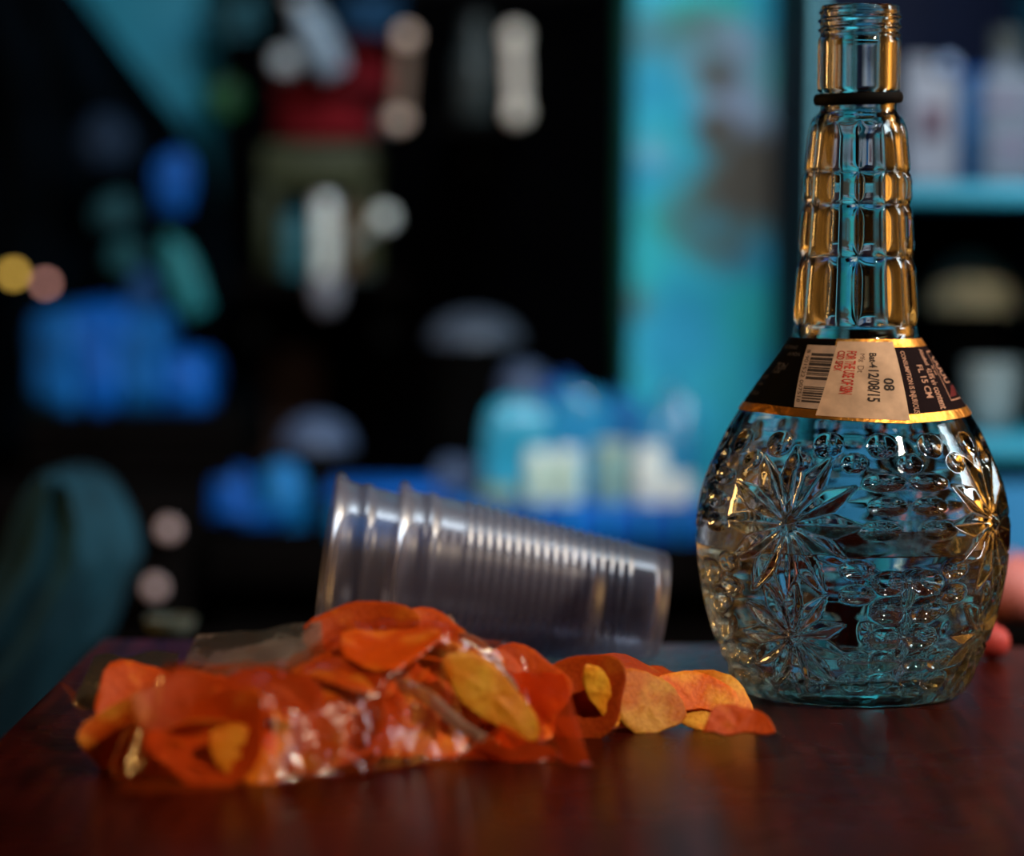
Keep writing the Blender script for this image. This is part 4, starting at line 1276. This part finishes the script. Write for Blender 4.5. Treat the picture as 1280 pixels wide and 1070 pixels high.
# shelf pegs carrying small blue and teal things in front of the sheet
def hung(name, label, cat, px, ytop, ybot, wpx, Y, m, seed, tilt=0, group=None, **kw):
    b = P(px, ybot, Y); h_ = P(px, ytop, Y).z - b.z
    t = thing(name, label, cat, b, (0, math.radians(tilt), 0), group)
    link('body', bundle_mesh('body', (sz(wpx, Y), sz(wpx, Y) * 0.6, h_), seed, **kw), m, t)
    link('loop', tube_mesh('loop', [(0, 0, h_ * 0.97), (0, 0.01, h_ + 0.012), (0, 0.03, h_ + 0.018), (0, 0.06, h_ + 0.014)], 0.0012, 8), M_POT, t)
    return t
GH = 'small bags hanging on the dark sheet'
hung('cloth_pouch', 'bright blue cloth pouch hanging just below the tip of the left turquoise pillar', 'pouch', 217, 188, 264, 50, 2.50, M_BLUE, 51, group=GH)
hung('cloth_pouch', 'dim teal pouch hanging left of the bright blue pouch', 'pouch', 142, 240, 285, 54, 2.50, plain('dim_teal', (0.004, 0.035, 0.045), 0.7), 52, group=GH)
hung('cloth_pouch', 'small dim teal pouch just above the blue tarpaulin', 'pouch', 155, 300, 340, 50, 2.48, plain('dim_teal_two', (0.004, 0.045, 0.055), 0.7), 53, group=GH)
hung('cloth_pouch', 'narrow bright teal pouch slanting down toward the blue tarpaulin', 'pouch', 246, 285, 392, 42, 2.46, M_TEAL2, 54, tilt=-20, group=GH)
hung('cloth_pouch', 'dark blue pouch hanging high in the shade at the left', 'pouch', 132, 140, 205, 70, 2.52, plain('shade_blue', (0.002, 0.010, 0.026), 0.8), 55, group=GH)
hung('cloth_pouch', 'dark blue pouch slanting beside the narrow teal one', 'pouch', 178, 335, 400, 46, 2.47, plain('shade_blue_two', (0.005, 0.035, 0.11), 0.8), 56, group=GH)

# two glowing balls stand in for blurred highlights; socket and cord are added
for (px, py, colr, lb, rr) in ((17, 342, (1.0, 0.62, 0.10), 'glowing yellow ball in place of a blurred highlight at the left edge of the picture', 7), (57, 354, (0.9, 0.42, 0.36), 'glowing pink ball in place of a blurred highlight, right of the yellow one', 6)):
    q = P(px, py, 2.42)
    t = thing('highlight_ball', lb, 'bulb', q, group='glowing highlight balls on the left')
    r = sz(rr, 2.42)
    link('globe', lathe('globe', [(0, -r)] + [(r * math.cos(a), r * math.sin(a)) for a in [math.radians(x) for x in range(-75, 76, 15)]] + [(0, r)], 20), plain('highlight_glow', (0.2, 0.1, 0.05), 0.4, emit=(colr, 3.2 if rr == 7 else 2.6)), t)
    link('socket', lathe('socket', [(0, r * 0.9), (r * 0.45, r * 0.9), (r * 0.45, r * 1.7), (0, r * 1.75)], 16), M_POT, t)
    link('cord', tube_mesh('cord', [(0, 0, r * 1.6), (0, 0.01, 0.10), (0, 0.02, 0.4), (0, 0.03, 1.2)], 0.0015, 8), M_POT, t)

# ---- dark wall shelf with the olive stool, steel things, and the red bag above
s0 = P(285, 345, 2.50); s1 = P(505, 345, 2.50)
sh = thing('wall_shelf', 'near-black wall shelf under the olive stool', 'shelf', ((s0.x + s1.x) / 2, 2.72, s0.z))
link('board', box_mesh('board', (s1.x - s0.x, 0.44, 0.012), 0.002, (0, 0, -0.006)), M_DARKWOOD, sh)
for sx in (-1, 1): link('bracket', box_mesh('bracket', (0.012, 0.40, 0.04), 0.002, (sx * 0.05, 0.01, -0.032)), M_POT, sh)
o0 = P(324, 345, 2.62); o1 = P(468, 345, 2.62); oz = P(400, 180, 2.62).z
SZ = s0.z
st = thing('step_stool', 'small olive-green stool standing on the dark shelf below the red bag', 'stool', ((o0.x + o1.x) / 2, 2.66, SZ))
ow = o1.x - o0.x; oh = oz - SZ
link('seat', box_mesh('seat', (ow, 0.09, oh * 0.36), 0.008, (0, 0, oh * 0.82)), M_OLIVE, st)
for sx in (-1, 1):
    for sy in (-1, 1):
        link('leg', box_mesh('leg', (ow * 0.14, 0.014, oh * 0.66), 0.003, (sx * ow * 0.42, sy * 0.036, oh * 0.33)), M_OLIVE, st)
jar('steel_tumbler', 'steel tumbler coloured white as its highlight, in front of the olive stool', 'tumbler', 406, 246, 345, 26, 2.54, M_WHITE, M_STEEL, neck=0.95, shoulder=0.9, lid_h=0.06, z=SZ)  # white body colour paints the highlight of a steel vessel
jar('plastic_bottle', 'dim teal bottle left of the bright steel tumbler', 'bottle', 372, 255, 345, 40, 2.57, plain('teal_bottle', (0.02, 0.10, 0.13), 0.4), M_TEAL, neck=0.5, z=SZ)
bowl('small_bowl', 'small white bowl hanging below the shelf edge in front of the tumbler', 408, 346, 376, 40, 2.48, M_JUG, cat='bowl', z=SZ - 0.026)
jar('spice_jar', 'small brown jar between the tumbler and the ladle', 'jar', 438, 250, 345, 26, 2.58, plain('brown_jar', (0.10, 0.055, 0.03), 0.5), M_BROWN, z=SZ)
def ladle(label, bowl_px, end_px, Y, rbowl, m, name='ladle'):
    a = P(*bowl_px, Y); b = P(*end_px, Y)
    t = thing(name, label, 'ladle', a)
    r = sz(rbowl, Y)
    prof = [(0, -r * 0.55), (r * 0.5, -r * 0.45), (r * 0.85, -r * 0.15), (r, r * 0.1), (r * 0.93, r * 0.1), (r * 0.78, -r * 0.1), (r * 0.45, -r * 0.33), (0, -r * 0.42)]
    link('ladle_bowl', lathe('ladle_bowl', prof, 24), m, t, rot=(math.radians(-100), 0, 0))
    link('handle', tube_mesh('handle', [(0, 0.004, 0), (b - a) * 0.5 + Vector((0, 0.006, 0)), b - a + Vector((0, 0.004, 0))], [0.004, 0.0045, 0.005], 12), plain('grey_handle', (0.12, 0.13, 0.12), 0.5), t)
    return t
ladle('small pale ladle with its round bowl at the upper right of the shelf', (480, 272), (436, 310), 2.50, 13, M_WHITE)
jar('spice_jar', 'small dim grey jar at the right end of the shelf', 'jar', 452, 338, 385, 30, 2.49, M_DIM, M_DIM, z=SZ)

red = thing('cloth_bag', 'maroon cloth bag hanging on the dark wall above the olive stool', 'bag', P(410, 172, 2.66))
rh = P(410, 40, 2.66).z - red.location.z
link('pouch', bundle_mesh('pouch', (sz(140, 2.66), 0.05, rh * 0.62), 61, lump=0.12, pleats=6, square=3.5), M_RED2, red)
link('pouch_top', bundle_mesh('pouch_top', (sz(78, 2.66), 0.04, rh * 0.62), 62, lump=0.12, pleats=6, square=3.0), M_RED2, red, (0.026, 0.012, rh * 0.40))
link('strap', tube_mesh('strap', [(-0.03, -0.03, rh * 0.75), (0.0, -0.034, rh * 0.52), (0.03, -0.032, rh * 0.40), (0.062, -0.02, rh * 0.33)], 0.0045, 8), M_POT, red)
link('tag_tab', box_mesh('tag_tab', (0.018, 0.012, 0.03), 0.004, (0.042, -0.006, 0.02)), plain('teal_grey_tab', (0.03, 0.10, 0.11), 0.6), red)
jar_t = thing('plastic_bottle', 'pale blue-white plastic bottle slanting in front of the red bag', 'bottle', P(418, 92, 2.58), (0, math.radians(-26), 0))
link('body', lathe('body', [(0, 0), (0.009, 0.0), (0.0125, 0.004), (0.0125, 0.045), (0.008, 0.055), (0.007, 0.062), (0, 0.062)], 24), plain('pale_blue_plastic', (0.20, 0.27, 0.35), 0.4), jar_t)
link('cap', lathe('cap', [(0, 0.062), (0.0085, 0.062), (0.0085, 0.078), (0, 0.079)], 24), M_WHITE, jar_t)
rd = thing('scoop', 'round white plastic scoop hanging left of the red bag', 'scoop', P(356, 78, 2.58))
link('scoop_bowl', lathe('scoop_bowl', [(0, -0.010), (0.007, -0.008), (0.011, 0.0), (0.011, 0.004), (0.0100, 0.004), (0.006, -0.004), (0, -0.006)], 28), plain('grey_white_plastic', (0.30, 0.33, 0.36), 0.4), rd, rot=(math.radians(-95), 0, 0))
link('handle', tube_mesh('handle', [(0, 0.004, 0.012), (0.004, 0.005, 0.05), (0.004, 0.006, 0.09)], 0.003, 10), M_POT, rd)
bundle('folded_cloth', 'dark blue cloth bunched above the red bag at the top of the picture', 'cloth', 462, -30, 42, 80, 2.64, plain('deep_azure_cloth', (0.005, 0.035, 0.085), 0.8), 63, lump=0.2, depth=0.4)
bundle('plastic_bag', 'dark green plastic bag in the gap right of the left pillar', 'bag', 280, 96, 146, 54, 2.68, M_GREEN2, 64, lump=0.25, depth=0.5)
bundle('folded_cloth', 'slate-teal cloth hanging at the top just right of the left pillar', 'cloth', 292, -30, 46, 74, 2.68, plain('slate_teal_cloth', (0.012, 0.06, 0.08), 0.8), 65, lump=0.2, depth=0.4)

# ---- utensils hanging from a dark rail
rail_z = P(580, -14, 2.56).z
rail = thing('utensil_rail', 'dark rail along the top from which the pale utensils hang', 'rail', (P(580, 0, 2.56).x, 2.57, rail_z))
link('bar', tube_mesh('bar', [(-0.19, 0, 0), (0.10, 0, 0)], 0.005, 10), M_POT, rail)
for x in (-0.185, 0.095): link('bracket', tube_mesh('bracket', [(x, 0, 0), (x, 0.2, 0), (x, WALL_Y - 2.57, 0)], 0.005, 10), M_POT, rail)
def rod_tool(label, top, bot, Y, w, m_mid, m_end, endr):
    a = P(*top, Y); b = P(*bot, Y)
    t = thing('hanging_utensil', label, 'utensil', b, group='pale utensils hanging from the rail')
    v = a - b
    link('handle', tube_mesh('handle', [(0, 0, 0), v * 0.5, v], [w, w * 1.1, w], 14), m_mid, t)
    for q in (Vector((0, 0, 0)), v):  # paler end balls stand in for specular spots on the rod
        link('knob', lathe('knob', [(0, -endr)] + [(endr * math.cos(math.radians(x)), endr * math.sin(math.radians(x))) for x in range(-70, 71, 14)] + [(0, endr)], 18), m_end, t, q)
    link('hook', tube_mesh('hook', [v + Vector((0, 0, endr)), v + Vector((0, 0, max(0.02, rail_z - a.z - 0.004)))], 0.0013, 8), M_POT, t)
M_TANMID = plain('dull_tan_wood', (0.16, 0.105, 0.08), 0.6, scale=30)
rod_tool('tan wooden utensil with end highlights painted as pale knobs, hanging right of the red bag', (508, 46), (499, 150), 2.56, 0.0055, M_TANMID, plain('pink_highlight', (0.80, 0.58, 0.48), 0.5), 0.0075)
rod_tool('cream utensil with highlights painted as end knobs, hanging at the right end of the rail, nearest the pillar', (644, 46), (647, 141), 2.56, 0.006, plain('ivory_plastic', (0.70, 0.64, 0.58), 0.45), plain('ivory_highlight', (0.85, 0.78, 0.70), 0.45), 0.0085)
jar('plastic_bottle', 'dim grey bottle standing on a dark ledge between the two pale utensils', 'bottle', 595, 20, 148, 52, 2.60, M_DIM, M_DIM, neck=0.55, shoulder=0.62, lid_h=0.1)
q = P(595, 148, 2.60)
lg = thing('wall_ledge', 'black ledge under the dim grey bottle', 'ledge', (q.x, 2.76, q.z))
link('board', box_mesh('board', (0.06, 0.38, 0.010), 0.001, (0, 0, -0.005)), M_POT, lg)
link('bracket', box_mesh('bracket', (0.010, 0.34, 0.03), 0.001, (0, 0.015, -0.025)), M_POT, lg)

# ---- dark teal cloth bag on a stool, left of the table
ty = 1.78
def silhouette(py):
    l = np.interp(py, [588, 615, 705, 800, 930, 1100], [60, 38, 0, -60, -130, -170])
    r_ = np.interp(py, [588, 602, 648, 692, 740, 790, 840, 930, 1000, 1100], [108, 138, 163, 177, 158, 140, 92, 30, 5, -10])
    return l, r_
rows = 46; cols = 64
g = np.zeros((rows, cols, 3))
for i in range(rows):
    py = 590 + (1120 - 590) * i / (rows - 1)
    l, r_ = silhouette(py)
    a = P(l, py, ty); b = P(r_, py, ty)
    c = (a + b) / 2; hw = (b - a).length / 2
    for j in range(cols):
        th_ = 2 * math.pi * j / cols
        k = 1 + 0.10 * math.sin(9 * th_ + 0.06 * i) + 0.05 * math.sin(4 * th_ + 0.15 * i)
        if abs(math.cos(th_)) > 0.96: k = 1
        g[i, j] = (c.x + hw * math.cos(th_) * k, c.y + 0.06 * math.sin(th_) * k, c.z)
bm = bmesh.new()
vs = [[bm.verts.new(g[i, j]) for j in range(cols)] for i in range(rows)]
for i in range(rows - 1):
    for j in range(cols):
        bm.faces.new((vs[i][j], vs[i][(j + 1) % cols], vs[i + 1][(j + 1) % cols], vs[i + 1][j]))
bm.faces.new(vs[0]); bm.faces.new(vs[-1][::-1])
tag(link('cloth_sack', bm_mesh(bm, 'cloth_sack', True, 1.2), M_TEAL), 'large dark teal cloth sack slumping beside the left corner of the table', 'sack')
zc_ = P(0, 1120, ty).z
ce = thing('wooden_stool', 'near-black wooden stool under the dark teal sack', 'stool', (P(-60, 1100, ty).x, ty, 0))
link('seat', box_mesh('seat', (0.16, 0.22, 0.03), 0.004, (0, 0, zc_ - 0.015)), M_DARKWOOD, ce)
for sx in (-1, 1):
    for sy in (-1, 1): link('leg', box_mesh('leg', (0.025, 0.025, zc_ - 0.03), 0.002, (sx * 0.06, sy * 0.08, (zc_ - 0.03) / 2)), M_DARKWOOD, ce)

# small side table with a dish behind the left end of the bag
q = P(213, 795, 1.66)
sd = thing('side_table', 'small near-black side table just behind the left end of the bag', 'table', (q.x + 0.018, 1.655, 0))
link('top', box_mesh('top', (0.09, 0.08, 0.02), 0.002, (0, 0, q.z - 0.010)), M_DARKWOOD, sd)
for sx in (-1, 1):
    for sy in (-1, 1): link('leg', box_mesh('leg', (0.015, 0.015, q.z - 0.02), 0.001, (sx * 0.035, sy * 0.03, (q.z - 0.02) / 2)), M_DARKWOOD, sd)
bowl('small_dish', 'dull grey-green dish on the dark side table behind the bag', 213, 772, 795, 60, 1.66, plain('grey_green_enamel', (0.07, 0.08, 0.065), 0.5), z=q.z, cat='dish')

# ---- the turquoise cupboard on the right
yf, yb = 2.10, 2.56
x0 = P(1013, 300, yf).x; x1 = P(1420, 300, yf).x
cup_b = thing('cupboard', 'open turquoise painted cupboard with two shelves behind the bottle', 'cupboard', ((x0 + x1) / 2, yf, 0))
cx = cup_b.location.x
zb_lo, zb_hi = P(1230, 574, yf).z, P(1230, 548, yf).z
zs_lo, zs_hi = P(1230, 253, yf).z, P(1230, 230, yf).z
zd = P(1260, 604, yf).z
def cpart(name, lo, hi, m, bevel=0.002):
    me, c = span_box(name, lo, hi, bevel)
    return link(name, me, m, cup_b, (c.x - cx, c.y - yf, c.z))
cpart('side_panel', (x0, yf + 0.004, 0), (x0 + 0.006, yb, 1.5), M_NAVY, 0.0)  # navy puts the shaded gap beside the pillar into this panel
cpart('front_edge', (x0, yf - 0.001, 0), (x0 + 0.006, yf + 0.004, 1.5), plain('lit_edge_paint', (0.06, 0.18, 0.22), 0.5, scale=10))  # paler strip paints the light on the front edge
cpart('side_panel', (x1 - 0.012, yf, 0), (x1, yb, 1.5), M_TURQ)
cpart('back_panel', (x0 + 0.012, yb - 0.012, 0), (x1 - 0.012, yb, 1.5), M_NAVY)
cpart('shelf', (x0 + 0.012, yf + 0.001, zs_lo), (x1 - 0.012, yb - 0.012, zs_hi), M_TURQ)
cpart('shelf', (x0 + 0.012, yf - 0.004, zb_lo), (x1 - 0.012, yb - 0.012, zb_hi), M_TURQ)
cpart('shade_lining', (x0 + 0.012, yb - 0.016, zb_hi), (x1 - 0.012, yb - 0.012, zs_lo), M_BLACK)  # added black sheet standing in for shade inside the lower compartment
cpart('top_board', (x0 + 0.012, yf, 1.46), (x1 - 0.012, yb - 0.012, 1.5), M_TURQ)
dw = (x1 - x0 - 0.024) / 2
for k in range(2):
    d = cpart('door', (x0 + 0.013 + k * dw, yf + 0.006, 0.06), (x0 + 0.011 + (k + 1) * dw, yf + 0.022, zd), M_TURQ_DEEP)
    link('handle', box_mesh('handle', (0.010, 0.012, 0.05), 0.002), M_POT, d, ((0.5 - k) * (dw - 0.04), -0.013, 0.15))
cpart('plinth', (x0 + 0.012, yf + 0.03, 0), (x1 - 0.012, yf + 0.05, 0.06), M_POT)
cpart('rail', (x0 + 0.012, yf + 0.03, zd), (x1 - 0.012, yf + 0.05, zb_lo), M_BLACK)  # black strip paints the shadow gap above the doors

def jug(name, label, pxl, pxr, ytop, Y, m, cap_m, cap_px, cap_top, blot, group=None):
    a = P(pxl, 200, Y); b = P(pxr, 200, Y)
    h_ = P((pxl + pxr) / 2, ytop, Y).z - zs_hi
    t = thing(name, label, 'jug', ((a.x + b.x) / 2, Y, zs_hi), group=group)
    w_ = b.x - a.x
    link('body', box_mesh('body', (w_, w_ * 0.6, h_), 0.006, (0, 0, h_ / 2), 4), m, t)
    c = P(*cap_px, Y)
    hc = P(cap_px[0], cap_top, Y).z - zs_hi
    link('neck', lathe('neck', [(0, h_ * 0.98), (w_ * 0.30, h_ * 0.98), (w_ * 0.26, h_ + (hc - h_) * 0.4), (0, h_ + (hc - h_) * 0.4)], 24), m, t, (c.x - t.location.x, 0, 0))
    link('cap', lathe('cap', [(0, h_ + (hc - h_) * 0.35), (w_ * 0.28, h_ + (hc - h_) * 0.35), (w_ * 0.28, hc * 0.99), (w_ * 0.24, hc), (0, hc)], 24), cap_m, t, (c.x - t.location.x, 0, 0))
    for (bx, by, bw, bh, bmm) in blot:
        p_ = P(bx, by, Y)
        link('printed_patch', box_mesh('printed_patch', (sz(bw, Y), 0.0012, sz(bh, Y)), 0.0005), bmm, t, (p_.x - t.location.x, -w_ * 0.3 - 0.0004, p_.z - zs_hi))
    return t
M_BLOT = plain('dark_purple_print', (0.075, 0.045, 0.065), 0.6, scale=60, var=0.4)
M_BLOT2 = plain('grey_purple_print', (0.12, 0.11, 0.16), 0.6, scale=60, var=0.3)
jug('plastic_jug', 'cloudy white jug with a dark print standing just right of the bottle neck', 1128, 1196, 96, 2.20, M_JUG, M_JUG, (1148, 90), 72, [(1163, 152, 34, 40, M_BLOT), (1155, 168, 18, 18, M_BLOT)], 'white jugs on the cupboard shelf')
jug('plastic_jug', 'cloudy white jug with a grey cap at the right edge on the cupboard shelf', 1226, 1296, 92, 2.20, plain('cloudy_blue_white_plastic', (0.11, 0.13, 0.17), 0.45), plain('dark_grey_cap', (0.04, 0.045, 0.045), 0.5), (1258, 80), 38, [(1252, 128, 50, 20, M_BLOT2), (1262, 185, 44, 24, M_BLOT2)], 'white jugs on the cupboard shelf')
a = P(1196, 200, 2.30); b = P(1232, 200, 2.30)
hb = P(1210, 88, 2.30).z - zs_hi
bt = thing('carton', 'narrow deep-blue carton between the two white jugs', 'carton', ((a.x + b.x) / 2, 2.30, zs_hi))
link('body', box_mesh('body', (b.x - a.x, 0.03, hb * 0.94), 0.001, (0, 0, hb * 0.47)), plain('blue_carton', (0.006, 0.06, 0.16), 0.5), bt)
link('lid_flap', box_mesh('lid_flap', (b.x - a.x, 0.031, hb * 0.05), 0.001, (0, 0, hb * 0.965)), M_BLUE, bt)
q = P(1185, 84, 2.30)
kb = thing('glass_stopper_bottle', 'tiny bottle with a round shiny stopper behind the nearer white jug', 'bottle', (q.x, 2.30, zs_hi))
hq = q.z - zs_hi
link('body', lathe('body', [(0, 0), (0.008, 0), (0.008, hq * 0.8), (0.004, hq * 0.88), (0.004, hq * 0.95), (0, hq * 0.95)], 20), M_DIM, kb)
link('stopper', lathe('stopper', [(0, hq - 0.007)] + [(0.007 * math.cos(math.radians(x)), hq + 0.007 * math.sin(math.radians(x))) for x in range(-70, 71, 14)] + [(0, hq + 0.007)], 18), plain('pale_blue_glass', (0.25, 0.32, 0.48), 0.2), kb)

lidded_pot('black pot with an olive-grey domed lid inside the cupboard right of the label', 1210, 306, 388, 530, 110, 2.25, M_POT, plain('olive_grey_aluminium', (0.60, 0.60, 0.44), 0.45, scale=20), z=zb_hi)
bowl('small_bowl', 'small shiny steel bowl in front of the black pot in the cupboard', 1240, 452, 500, 70, 2.165, plain('dull_steel', (0.20, 0.25, 0.26), 0.35, metal=0.3), z=zb_hi)

# ---- onions on a low stool behind the right end of the table
q = P(1262, 778, 1.62)
os_ = thing('wooden_stool', 'near-black wooden stool behind the right end of the table, under the onions', 'stool', (P(1330, 700, 1.66).x, 1.66, 0))
link('seat', box_mesh('seat', (0.14, 0.16, 0.03), 0.004, (0, 0, q.z - 0.015)), M_DARKWOOD, os_)
for sx in (-1, 1):
    for sy in (-1, 1): link('leg', box_mesh('leg', (0.02, 0.02, q.z - 0.03), 0.002, (sx * 0.055, sy * 0.065, (q.z - 0.03) / 2)), M_DARKWOOD, os_)
def onion(label, px, py, Y, r, m, z):
    c = P(px, py, Y)
    t = thing('onion', label, 'onion', (c.x, Y, z), group='onions behind the bottle')
    pf = [(0, 0)]
    for k in range(1, 12):
        a = math.pi * k / 12
        pf.append((r * math.sin(a) ** 0.9, r * 0.92 * (1 - math.cos(a))))
    pf += [(r * 0.12, r * 2.0), (0, r * 2.2)]
    link('bulb', lathe('bulb', pf, 32, fn=lambda a, z: 1 + 0.015 * math.sin(11 * a)), m, t)
    link('root_tuft', lathe('root_tuft', [(0, -0.0002), (r * 0.14, 0.0), (r * 0.2, r * 0.08), (0, r * 0.1)], 12), M_BROWN, t)
    return t
onion('salmon pink onion on the stool, seen at the right edge behind the bottle', 1266, 735, 1.62, 0.0165, M_ONION, q.z)
onion('second salmon onion on the stool, cut off by the right edge of the picture', 1300, 735, 1.66, 0.017, M_ONION, q.z)
onion('small red onion on the table behind the right side of the bottle', 1240, 800, 1.345, 0.0075, M_ONION2, TABLE_Z)
